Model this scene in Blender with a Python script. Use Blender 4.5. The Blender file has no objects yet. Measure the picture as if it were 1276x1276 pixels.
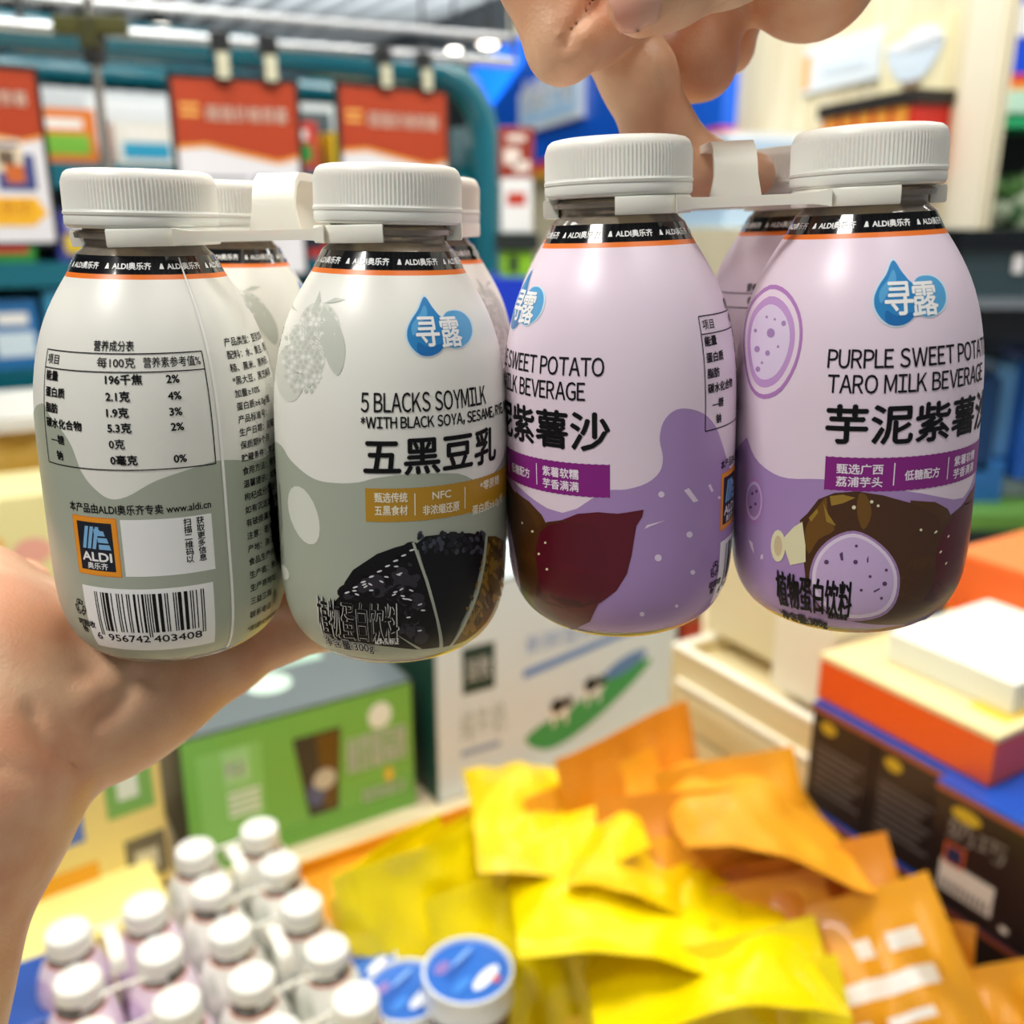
import bpy, bmesh, math, random
import numpy as np
from mathutils import Vector, Matrix
random.seed(7)
R = math.radians
SC = bpy.context.scene
COL = SC.collection

# ------------------------------------------------------------------ camera, world, lights, exposure
CAM = Vector((0.0, 0.0, 1.30)); PITCH = R(17.0); FPX = 1180.0
cd = bpy.data.cameras.new('camera'); cam = bpy.data.objects.new('camera', cd); COL.objects.link(cam)
cam.location = CAM; cam.rotation_euler = (R(90) - PITCH, 0, 0)
cd.sensor_width = 36; cd.lens = FPX / 1276 * 36; cd.clip_start = 0.01; cd.clip_end = 60
cd.dof.use_dof = True; cd.dof.focus_distance = 0.245; cd.dof.aperture_fstop = 9.0
SC.camera = cam
w = bpy.data.worlds.new('store_ambience'); SC.world = w; w.use_nodes = True
w.node_tree.nodes['Background'].inputs[0].default_value = (0.93, 0.96, 1.0, 1)
w.node_tree.nodes['Background'].inputs[1].default_value = 0.28
SC.view_settings.view_transform = 'Standard'; SC.view_settings.look = 'None'
SC.view_settings.gamma = 1.0; SC.view_settings.exposure = 0.0; SC.view_settings.use_curve_mapping = False
SC.cycles.use_denoising = True

def area(loc, size, power, target=None, col=(1, 0.97, 0.92)):
    ld = bpy.data.lights.new('ceiling_or_fill_light', 'AREA'); ld.shape = 'RECTANGLE'
    ld.size, ld.size_y = size; ld.energy = power; ld.color = col
    o = bpy.data.objects.new('ceiling_or_fill_light', ld); COL.objects.link(o); o.location = loc
    if target:
        o.rotation_euler = (Vector(target) - Vector(loc)).to_track_quat('-Z', 'Y').to_euler()
    return o
area((-0.80, -0.30, 2.50), (0.45, 0.30), 18, (-0.05, 0.3, 1.15))
area((0.55, -0.10, 2.68), (0.9, 0.30), 14, (0.1, 0.4, 1.2))
area((-0.7, 1.0, 2.68), (1.2, 0.5), 40)
area((0.8, 1.1, 2.68), (1.2, 0.5), 40)
area((0.1, 0.65, 2.68), (0.8, 0.5), 17)
area((-0.9, 2.0, 2.68), (1.2, 0.6), 30, (-0.9, 2.4, 1.2))
area((0.4, 2.4, 2.6), (1.2, 0.6), 30, (0.9, 3.4, 1.6))
area((1.7, 1.7, 2.68), (0.8, 0.5), 38, (1.5, 2.6, 1.5))  # added fill light for the dim header sign and its strips
area((0.2, 4.6, 2.68), (2.0, 0.6), 60)
area((-0.6, 6.0, 1.9), (3.0, 1.5), 110, (-0.6, 6.2, 2.7), (0.95, 0.98, 1.0))   # added uplight without a fixture, brightens the ceiling slats

# ------------------------------------------------------------------ pixel helpers (1276 frame)
F = Vector((0, math.cos(PITCH), -math.sin(PITCH))); U = Vector((0, math.sin(PITCH), math.cos(PITCH))); RX = Vector((1, 0, 0))
def ray(px, py): return F + RX * ((px - 638) / FPX) - U * ((py - 638) / FPX)
def P(px, py, d): return CAM + ray(px, py) * d
def PZ(px, py, z):
    r = ray(px, py); return CAM + r * ((z - CAM.z) / r.z)
def PY(px, py, y):
    r = ray(px, py); return CAM + r * ((y - CAM.y) / r.y)
def proj(p):
    v = Vector(p) - CAM; d = v.dot(F); return 638 + FPX * v.x / d, 638 - FPX * v.dot(U) / d, d

# ------------------------------------------------------------------ materials
def lin(h):
    h = h.lstrip('#'); o = []
    for i in (0, 2, 4):
        c = int(h[i:i + 2], 16) / 255; o.append(c / 12.92 if c <= 0.04045 else ((c + 0.055) / 1.055) ** 2.4)
    return (*o, 1)
_M = {}
def mat(hexcol, rough=0.5, metal=0.0, emit=0.0, trans=0.0, sss=0.0, noise=0.0, nscale=40.0, bump=0.0, bscale=200.0, spec=0.5, coat=0.0, alpha=1.0):
    key = (hexcol, rough, metal, emit, trans, sss, noise, nscale, bump, bscale, spec, coat, alpha)
    if key in _M: return _M[key]
    m = bpy.data.materials.new('surface_' + hexcol.strip('#')); m.use_nodes = True
    nt = m.node_tree; b = nt.nodes['Principled BSDF']; c = lin(hexcol)
    b.inputs['Base Color'].default_value = c; b.inputs['Roughness'].default_value = rough
    b.inputs['Metallic'].default_value = metal; b.inputs['Specular IOR Level'].default_value = spec
    b.inputs['Transmission Weight'].default_value = trans; b.inputs['Coat Weight'].default_value = coat
    b.inputs['Alpha'].default_value = alpha
    if sss:
        b.inputs['Subsurface Weight'].default_value = sss; b.inputs['Subsurface Scale'].default_value = 0.004
        b.inputs['Subsurface Radius'].default_value = (1, 0.35, 0.2)
    if emit:
        b.inputs['Emission Color'].default_value = c; b.inputs['Emission Strength'].default_value = emit
    if noise or bump:
        tc = nt.nodes.new('ShaderNodeTexCoord')
    if noise:
        n = nt.nodes.new('ShaderNodeTexNoise'); n.inputs['Scale'].default_value = nscale; n.inputs['Detail'].default_value = 4
        nt.links.new(tc.outputs['Object'], n.inputs['Vector'])
        mx = nt.nodes.new('ShaderNodeMix'); mx.data_type = 'RGBA'
        mx.inputs['A'].default_value = tuple(x * (1 - noise) for x in c[:3]) + (1,)
        mx.inputs['B'].default_value = tuple(min(1, x * (1 + noise)) for x in c[:3]) + (1,)
        nt.links.new(n.outputs['Fac'], mx.inputs['Factor']); nt.links.new(mx.outputs['Result'], b.inputs['Base Color'])
    if bump:
        n2 = nt.nodes.new('ShaderNodeTexNoise'); n2.inputs['Scale'].default_value = bscale; n2.inputs['Detail'].default_value = 3
        nt.links.new(tc.outputs['Object'], n2.inputs['Vector'])
        bp = nt.nodes.new('ShaderNodeBump'); bp.inputs['Strength'].default_value = bump; bp.inputs['Distance'].default_value = 0.002
        nt.links.new(n2.outputs['Fac'], bp.inputs['Height']); nt.links.new(bp.outputs['Normal'], b.inputs['Normal'])
    _M[key] = m; return m

def wood(c1, c2, scale=6.0, axis=2, boards=0.0, rough=0.5):
    m = bpy.data.materials.new('wood_grain'); m.use_nodes = True; nt = m.node_tree; b = nt.nodes['Principled BSDF']
    b.inputs['Roughness'].default_value = rough
    tc = nt.nodes.new('ShaderNodeTexCoord'); mp = nt.nodes.new('ShaderNodeMapping')
    s = [scale * 8] * 3; s[axis] = scale * 0.5; mp.inputs['Scale'].default_value = s
    nt.links.new(tc.outputs['Object'], mp.inputs['Vector'])
    n = nt.nodes.new('ShaderNodeTexNoise'); n.inputs['Scale'].default_value = 1.0; n.inputs['Detail'].default_value = 6
    nt.links.new(mp.outputs['Vector'], n.inputs['Vector'])
    r = nt.nodes.new('ShaderNodeValToRGB'); r.color_ramp.elements[0].position = 0.35; r.color_ramp.elements[1].position = 0.68
    r.color_ramp.elements[0].color = lin(c1); r.color_ramp.elements[1].color = lin(c2)
    nt.links.new(n.outputs['Fac'], r.inputs['Fac']); nt.links.new(r.outputs['Color'], b.inputs['Base Color'])
    return m

# ------------------------------------------------------------------ object helpers
def tag(o, label=None, cat=None, group=None, kind=None):
    if label: o['label'] = label
    if cat: o['category'] = cat
    if group: o['group'] = group
    if kind: o['kind'] = kind
    return o
def thing(name, label, cat, M=None, group=None):
    o = bpy.data.objects.new(name, None); COL.objects.link(o); o.empty_display_size = 0.02
    if M is not None: o.matrix_world = M
    return tag(o, label, cat, group)
def frame(origin, ax, up=Vector((0, 0, 1))):
    """local x = ax, local z = up (made square), local y = away"""
    ax = Vector(ax).normalized(); up = Vector(up); y = up.cross(ax).normalized(); z = ax.cross(y).normalized()
    return Matrix(((ax.x, y.x, z.x, origin[0]), (ax.y, y.y, z.y, origin[1]), (ax.z, y.z, z.z, origin[2]), (0, 0, 0, 1)))

class MB:
    """collects shapes for ONE mesh object"""
    def __init__(s): s.v = []; s.f = []; s.m = []; s.ms = []
    def mi(s, m):
        if m not in s.ms: s.ms.append(m)
        return s.ms.index(m)
    def add(s, vs, fs, m, M=None):
        b = len(s.v); i = s.mi(m)
        s.v += [tuple(M @ Vector(p)) if M is not None else tuple(p) for p in vs]
        s.f += [tuple(b + k for k in f) for f in fs]; s.m += [i] * len(fs); return s
    def box(s, lo, hi, m, M=None, bev=0.0):
        bm = bmesh.new(); bmesh.ops.create_cube(bm, size=1.0)
        for v in bm.verts: v.co = Vector([lo[i] + (v.co[i] + 0.5) * (hi[i] - lo[i]) for i in range(3)])
        if bev: bmesh.ops.bevel(bm, geom=list(bm.edges), offset=bev, segments=2, affect='EDGES', profile=0.6)
        return s.bm(bm, m, M)
    def bm(s, bm, m, M=None):
        bm.verts.index_update(); s.add([v.co.copy() for v in bm.verts], [[v.index for v in f.verts] for f in bm.faces], m, M); bm.free(); return s
    def tube(s, pts, r, m, M=None, n=12, cap=True, closed=False):
        pts = [Vector(p) for p in pts]; N = len(pts); rs = r if isinstance(r, (list, tuple)) else [r] * N
        vs = []; fs = []; prev = None
        for i, p in enumerate(pts):
            t = (pts[(i + 1) % N] - pts[i - 1]) if closed else (pts[min(i + 1, N - 1)] - pts[max(i - 1, 0)])
            t.normalize()
            if prev is None: a = t.orthogonal().normalized()
            else: a = (prev - t * prev.dot(t)).normalized()
            prev = a; b = t.cross(a)
            vs += [p + (a * math.cos(2 * math.pi * k / n) + b * math.sin(2 * math.pi * k / n)) * rs[i] for k in range(n)]
        for i in range(N if closed else N - 1):
            for k in range(n):
                j = (i + 1) % N; fs.append((i * n + k, i * n + (k + 1) % n, j * n + (k + 1) % n, j * n + k))
        if cap and not closed: fs += [tuple(reversed(range(n))), tuple((N - 1) * n + k for k in range(n))]
        return s.add(vs, fs, m, M)
    def lathe(s, prof, m, M=None, n=48, cap=True, rib=None):
        """prof: (r, z) list or (r, z, material)"""
        vs = []; N = len(prof)
        for i, q in enumerate(prof):
            for k in range(n):
                a = 2 * math.pi * k / n; r = q[0]
                if rib and rib(i): r += rib(i) * (1 if k % 2 else -1)
                vs.append((r * math.sin(a), -r * math.cos(a), q[1]))
        for i in range(N - 1):
            mm = prof[i][2] if len(prof[i]) > 2 else m
            b = len(s.v) if i == 0 else b
            if i == 0: s.v += [tuple(M @ Vector(p)) if M is not None else p for p in vs]
            idx = s.mi(mm)
            for k in range(n):
                k2 = (k + 1) % n; s.f.append((b + i * n + k, b + i * n + k2, b + (i + 1) * n + k2, b + (i + 1) * n + k)); s.m.append(idx)
        if cap:
            s.f.append(tuple(b + k for k in reversed(range(n)))); s.m.append(s.mi(prof[0][2] if len(prof[0]) > 2 else m))
            s.f.append(tuple(b + (N - 1) * n + k for k in range(n))); s.m.append(s.mi(prof[-1][2] if len(prof[-1]) > 2 else m))
        return s
    def prism(s, poly, t, m, M=None):
        """poly in local x,z plane (facing -y), thickness t along +y"""
        n = len(poly); vs = [(x, 0, z) for x, z in poly] + [(x, t, z) for x, z in poly]
        fs = [tuple(range(n)), tuple(reversed(range(n, 2 * n)))] + [(k, k + n, (k + 1) % n + n, (k + 1) % n) for k in range(n)]
        return s.add(vs, fs, m, M)
    def build(s, name, parent=None, smooth=None, M=None):
        me = bpy.data.meshes.new(name); me.from_pydata(s.v, [], s.f)
        for m in s.ms: me.materials.append(m)
        me.polygons.foreach_set('material_index', s.m)
        bm = bmesh.new(); bm.from_mesh(me)
        bmesh.ops.recalc_face_normals(bm, faces=bm.faces) if smooth != 'keep' else None
        bm.to_mesh(me); bm.free()
        if smooth:
            me.polygons.foreach_set('use_smooth', [True] * len(me.polygons))
            try: me.set_sharp_from_angle(angle=R(38))
            except Exception: pass
        me.update()
        o = bpy.data.objects.new(name, me); COL.objects.link(o)
        if parent is not None: o.parent = parent
        if M is not None: o.matrix_world = M
        return o
def solo(mb, name, label, cat, M=None, group=None, smooth=None):
    return tag(mb.build(name, None, smooth, M), label, cat, group)
def struct(mb, name, M=None):
    return tag(mb.build(name, None, None, M), kind='structure')

# ------------------------------------------------------------------ writing
_T = {}
def text2d(s, res=3):
    """glyph outlines of s as flat triangles in em units (Blender's own font)"""
    if (s, res) in _T: return _T[(s, res)]
    cu = bpy.data.curves.new('lettering', 'FONT'); cu.body = s; cu.size = 1.0; cu.resolution_u = res; cu.fill_mode = 'FRONT'
    o = bpy.data.objects.new('lettering', cu); COL.objects.link(o)
    dg = bpy.context.evaluated_depsgraph_get(); dg.update()
    me = bpy.data.meshes.new_from_object(o.evaluated_get(dg))
    vs = [(v.co.x, v.co.y) for v in me.vertices]; fs = [tuple(p.vertices) for p in me.polygons]
    bpy.data.objects.remove(o); bpy.data.curves.remove(cu); bpy.data.meshes.remove(me)
    xs = [v[0] for v in vs] or [0]
    _T[(s, res)] = (vs, fs, min(xs), max(xs)); return _T[(s, res)]
def text2d_sans(s, res=3):
    """Latin set from the full-width glyphs (plain grotesque shapes), packed proportionally"""
    if ('sans', s) in _T: return _T[('sans', s)]
    V = []; FF = []; x = 0.0
    for ch in s:
        if ch == ' ': x += .27; continue
        vs, fs, a0, a1 = text2d(chr(ord(ch) + 0xFEE0) if 33 <= ord(ch) <= 126 and ch != '*' else ch, res)
        b = len(V); V += [(p - a0 + x, q) for p, q in vs]; FF += [tuple(b + k for k in f) for f in fs]; x += a1 - a0 + (.045 if ch in 'ATVYLPF' else .085)
    _T[('sans', s)] = (V, FF, 0.0, x - .08); return _T[('sans', s)]
def text_flat(s, size, bold=0.0, width=None, align='L', res=3, sans=False):
    vs, fs, x0, x1 = (text2d_sans if sans else text2d)(s, res); sx = size if width is None else width / max(1e-9, x1 - x0)
    offs = [(0, 0)] if not bold else [(0, 0), (bold, 0), (-bold, 0), (0, bold), (0, -bold), (bold * .7, bold * .7), (-bold * .7, bold * .7), (bold * .7, -bold * .7), (-bold * .7, -bold * .7)]
    W = (x1 - x0) * sx; dx = {'L': 0, 'C': -W / 2, 'R': -W}[align]
    V = []; FF = []
    for ox, oy in offs:
        b = len(V); V += [((x - x0) * sx + dx + ox * size, y * size + oy * size) for x, y in vs]; FF += [tuple(b + k for k in f) for f in fs]
    return V, FF
def print_text(mb, s, x, z, size, m, M=None, y=-0.0006, **k):
    """writing on a flat face: local x right, z up, facing -y"""
    V, FF = text_flat(s, size, **k)
    mb.add([(x + a, y, z + b) for a, b in V], FF, m, M)
def print_poly(mb, poly, m, M=None, y=-0.0004):
    mb.add([(a, y, b) for a, b in poly], [tuple(range(len(poly)))], m, M)
def rect(x0, z0, x1, z1): return [(x0, z0), (x1, z0), (x1, z1), (x0, z1)]
def disc(cx, cy, rx, ry=None, n=24, rot=0.0):
    ry = rx if ry is None else ry; c, s_ = math.cos(rot), math.sin(rot)
    return [(cx + rx * math.cos(2 * math.pi * k / n) * c - ry * math.sin(2 * math.pi * k / n) * s_,
             cy + rx * math.cos(2 * math.pi * k / n) * s_ + ry * math.sin(2 * math.pi * k / n) * c) for k in range(n)]
def spline(pts, n=6, closed=True):
    """smooth curve through 2D points"""
    out = []; N = len(pts)
    for i in range(N if closed else N - 1):
        g = lambda j: pts[j % N] if closed else pts[max(0, min(N - 1, j))]
        p0, p1, p2, p3 = g(i - 1), g(i), g(i + 1), g(i + 2)
        for k in range(n):
            t = k / n
            out.append(tuple(0.5 * (2 * p1[a] + (p2[a] - p0[a]) * t + (2 * p0[a] - 5 * p1[a] + 4 * p2[a] - p3[a]) * t * t + (3 * p1[a] - p0[a] - 3 * p2[a] + p3[a]) * t ** 3) for a in (0, 1)))
    if not closed: out.append(pts[-1])
    return out

# ================================================================== BOTTLES
PROF = [(0, 19.0), (0.8, 21.6), (2.0, 24.0), (4, 26.4), (8, 29.3), (12.5, 31.0), (18, 31.9), (26, 32.3), (48, 32.3), (66, 32.1), (74, 31.6), (83, 30.2), (90, 28.3),
        (94, 26.8), (99, 24.3), (103, 21.9), (106, 20.0), (109, 18.4), (111, 17.4), (113, 16.6)]
_pz = np.array([p[0] for p in PROF], float); _pr = np.array([p[1] for p in PROF], float)
def _pchip(x):
    h = np.diff(_pz); dl = np.diff(_pr) / h; d = np.zeros(len(_pz)); d[0] = dl[0]; d[-1] = dl[-1]
    for i in range(1, len(_pz) - 1):
        if dl[i - 1] * dl[i] > 0: d[i] = 2 * dl[i - 1] * dl[i] / (dl[i - 1] + dl[i])
    i = int(np.clip(np.searchsorted(_pz, x) - 1, 0, len(h) - 1)); t = (x - _pz[i]) / h[i]
    return ((1 + 2 * t) * (1 - t) ** 2 * _pr[i] + t * (1 - t) ** 2 * h[i] * d[i] + t * t * (3 - 2 * t) * _pr[i + 1] + t * t * (t - 1) * h[i] * d[i + 1])
_tab = np.array([_pchip(x) for x in np.linspace(0, 113, 1131)])
def rad(z):
    """bottle radius in m at height z in m"""
    return float(np.interp(z * 1000, np.linspace(0, 113, 1131), _tab)) / 1000
HB = 0.1317; SP = 0.0655
def pack_matrix(loc, yaw, roll, pitch=0.0):
    return Matrix.Translation(loc) @ Matrix.Rotation(R(yaw), 4, 'Z') @ Matrix.Rotation(R(roll), 4, 'Y') @ Matrix.Rotation(R(pitch), 4, 'X')
SOY_PACK = pack_matrix((-0.0660, 0.2945, 1.1818), -2.2, -1.0)
PUR_PACK = pack_matrix((0.0662, 0.2945, 1.1903), -2.4, -2.2)
def place(pack, i, j, rot, roll=0.0): return pack @ Matrix.Translation((i * SP / 2, j * SP / 2, 0)) @ Matrix.Rotation(R(roll), 4, 'Y') @ Matrix.Rotation(R(rot), 4, 'Z')
REF = {'SL': place(SOY_PACK, -1, -1, -169.0, 2.0), 'SR': place(SOY_PACK, 1, -1, 15.0, 2.0),
       'PL': place(PUR_PACK, -1, -1, -91.5, 0.2), 'PR': place(PUR_PACK, 1, -1, -17.0, -0.4)}
def L(ref, px, py):
    """where the label point seen at pixel px,py of the reference bottle lies: (angle in degrees, height in m)"""
    Mi = REF[ref].inverted(); o = Mi @ CAM; d = (Mi.to_3x3() @ ray(px, py)).normalized()
    best = None; pt = -1; t = 0.16
    def g(t):
        p = o + d * t; return math.hypot(p.x, p.y) - rad(min(max(p.z, 0), .113))
    prev = g(t); bt, bg = t, prev
    while t < 0.34:
        t2 = t + 0.001; v = g(t2)
        if v < bg: bt, bg = t2, v
        if v <= 0:
            a, b = t, t2
            for _ in range(25):
                mid = (a + b) / 2
                if g(mid) > 0: a = mid
                else: b = mid
            bt = b; break
        t = t2
    p = o + d * bt
    return math.degrees(math.atan2(p.x, -p.y)), min(max(p.z, 0.001), .1125)
def wrapdeg(a, c=0.0):
    while a < c - 180: a += 360
    while a > c + 180: a -= 360
    return a

class Label:
    """printing that follows the bottle's curved wall; coordinates are (degrees, metres of height)"""
    def __init__(s): s.mb = MB()
    def put(s, V, FF, m, layer, cut=3.0, cutz=0.004):
        bm = bmesh.new(); vs = [bm.verts.new((a, b * 1000, 0)) for a, b in V]
        for f in FF:
            try: bm.faces.new([vs[k] for k in f])
            except ValueError: pass
        us = [v[0] for v in V]; zs = [v[1] * 1000 for v in V]
        if cut and (max(us) - min(us) > 3.2 or max(zs) - min(zs) > 4 or (min(zs) < 13 and max(zs) - min(zs) > 1.5)):
            k = math.ceil(min(us) / cut)
            while k * cut < max(us):
                bmesh.ops.bisect_plane(bm, geom=bm.verts[:] + bm.edges[:] + bm.faces[:], plane_co=(k * cut, 0, 0), plane_no=(1, 0, 0)); k += 1
            for zc in [5, 6, 7, 8, 9, 10.5, 12.5, 15, 18, 22] + list(range(26, 66, 8)) + list(range(66, 114, 3)):
                if min(zs) < zc < max(zs): bmesh.ops.bisect_plane(bm, geom=bm.verts[:] + bm.edges[:] + bm.faces[:], plane_co=(0, zc, 0), plane_no=(0, 1, 0))
        bm.verts.index_update(); out = []
        for v in bm.verts:
            z = min(max(v.co.y / 1000, 0.0005), 0.1128); r = rad(z) + layer * 0.000045; a = R(v.co.x)
            sl = (rad(min(z + .0005, .1128)) - rad(max(z - .0005, 0))) / 0.001
            out.append((r * math.sin(a), -r * math.cos(a), z - layer * 0.000045 * sl * 0.7))
        s.mb.add(out, [[v.index for v in f.verts] for f in bm.faces], m); bm.free(); return s
    def poly(s, pts, m, layer=1, **k):
        pts = list(pts)
        from mathutils.geometry import tessellate_polygon
        tris = tessellate_polygon([[Vector((a, b * 500, 0)) for a, b in pts]])
        return s.put(pts, [t for t in tris], m, layer, **k)
    def pxpoly(s, ref, pts, m, layer=1, c=0.0, n=0, **k):
        if n: pts = spline(pts, n)
        return s.poly([(wrapdeg(a, c), b) for a, b in (L(ref, x, y) for x, y in pts)], m, layer, **k)
    def text(s, t, a, z, size, m, layer=3, bold=0.0, width=None, align='L', cut=None, sy=1.0, dz=0.0, sans=False):
        """a: angle of the anchor, z: baseline; size, width in m on the wall"""
        r = rad(z + size * 0.4)
        V, FF = text_flat(t, size, 0, width, align, 3, sans)
        kk = 180 / (math.pi * r); bb = bold * size
        cutv = (3.0 if size > 0.0035 else 0) if cut is None else cut
        offs = [(0, 0)] if not bold else [(bb, 0), (-bb, 0), (0, bb), (0, -bb)] + ([(0, 0)] if bold > .02 else [])
        for q, (ox, oy) in enumerate(offs): s.put([(a + (x + ox) * kk, z + (y + oy) * sy + dz * x) for x, y in V], FF, m, layer + q * .08, cut=cutv)
        return s
    def pxtext(s, ref, t, x, y, size, m, x2=None, c=0.0, **k):
        a, z = L(ref, x, y); a = wrapdeg(a, c)
        if x2 is not None:
            a2, _ = L(ref, x2, y); a2 = wrapdeg(a2, c)
            k['width'] = R(a2 - a) * rad(z + size * 0.4)
        return s.text(t, a, z, size, m, **k)
    def build(s, name, parent): return s.mb.build(name, parent, smooth='keep')

CREAM = mat('#ecebe2', 0.34); INK = mat('#07070a', 0.55, spec=0.25); WHITE = mat('#f4f4f2', 0.35); BLACKBAND = mat('#0b0c12', 0.12, coat=0.6)
ORANGELINE = mat('#f07820', 0.35); GREYG = mat('#a9b09f', 0.34); GOLD = mat('#b98a1c', 0.35); PALE = mat('#d6d8cd', 0.35); PALE2 = mat('#c4c8bc', 0.35)
NAVY = mat('#101626', 0.35); SKY = mat('#7fb6e2', 0.35); BLUE = mat('#2f86c4', 0.3); BLUE2 = mat('#1c6cb0', 0.3); BLUE3 = mat('#5aa6d8', 0.3); HALO = mat('#cfe6f4', 0.3)
PINK = mat('#ead8e6', 0.34); PURP = mat('#aa8abf', 0.34); PURP2 = mat('#b57fc0', 0.3); MAG = mat('#861a80', 0.35); TARO = mat('#4a2a10', 0.3); TARO2 = mat('#6f4a12', 0.35); TARO3 = mat('#9a7a2a', 0.35)
YAM = mat('#5c0a1e', 0.3); YAM2 = mat('#3c0816', 0.3); LAV = mat('#cdb2dc', 0.35); LAV2 = mat('#a886b8', 0.35); LAV3 = mat('#e8d8ee', 0.35); SPECK = mat('#5a3a66', 0.4); DOT = mat('#e6d4ea', 0.35)
IVORY = mat('#e6e0b8', 0.35); BEANBLK = mat('#08070a', 0.4, spec=0.3); BEAN2 = mat('#28242b', 0.25); RYE = mat('#5a4014', 0.4); RYE2 = mat('#8a6826', 0.4)
CAPW = mat('#ecebe2', 0.38, sss=0.15, spec=0.4); PET = mat('#b4a898', 0.12, trans=0.55, spec=0.6, noise=0.25, nscale=300); CARRY = mat('#f2efe2', 0.35, sss=0.15)
PX = 0.000197   # metres on the wall per photo pixel at the facing side

def badge(lb, a, z, wd, hd, layer=2):
    """square retailer badge: orange edge, navy field, striped mark and lettering; a, z = lower corner"""
    def q(x, y): return (a + math.degrees(x * wd / rad(z)), z + y * hd)
    def pl(pts, m, l): lb.poly([q(*p) for p in pts], m, l)
    pl(rect(0, 0, 1, 1), mat('#e8821a', 0.35), layer); pl(rect(.02, .015, .98, .985), mat('#f29a20', 0.35), layer + .3)
    pl(rect(.11, .09, .89, .91), NAVY, layer + 1)
    for k in range(3):
        x = .20 + k * .115; pl([(x, .46), (x + .08, .46), (x + .19, .84), (x + .11, .84)], SKY, layer + 2)
    for k, (x0, x1) in enumerate(((.58, .84), (.57, .80), (.56, .74))):
        y = .46 + k * .115; pl([(x0, y), (x1, y), (x1 - .03, y + .085), (x0, y + .085)], SKY, layer + 2)
    pl([(.50, .80), (.62, .80), (.68, .72), (.50, .72)], SKY, layer + 2)
    lb.text('ALDI', q(.5, .25)[0], q(0, .255)[1], hd * .21, WHITE, layer + 2, bold=.035, width=wd * .66, align='C')
    lb.text('奥乐齐', q(.5, .1)[0], q(0, .125)[1], hd * .12, WHITE, layer + 2, bold=.02, width=wd * .46, align='C')

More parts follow.
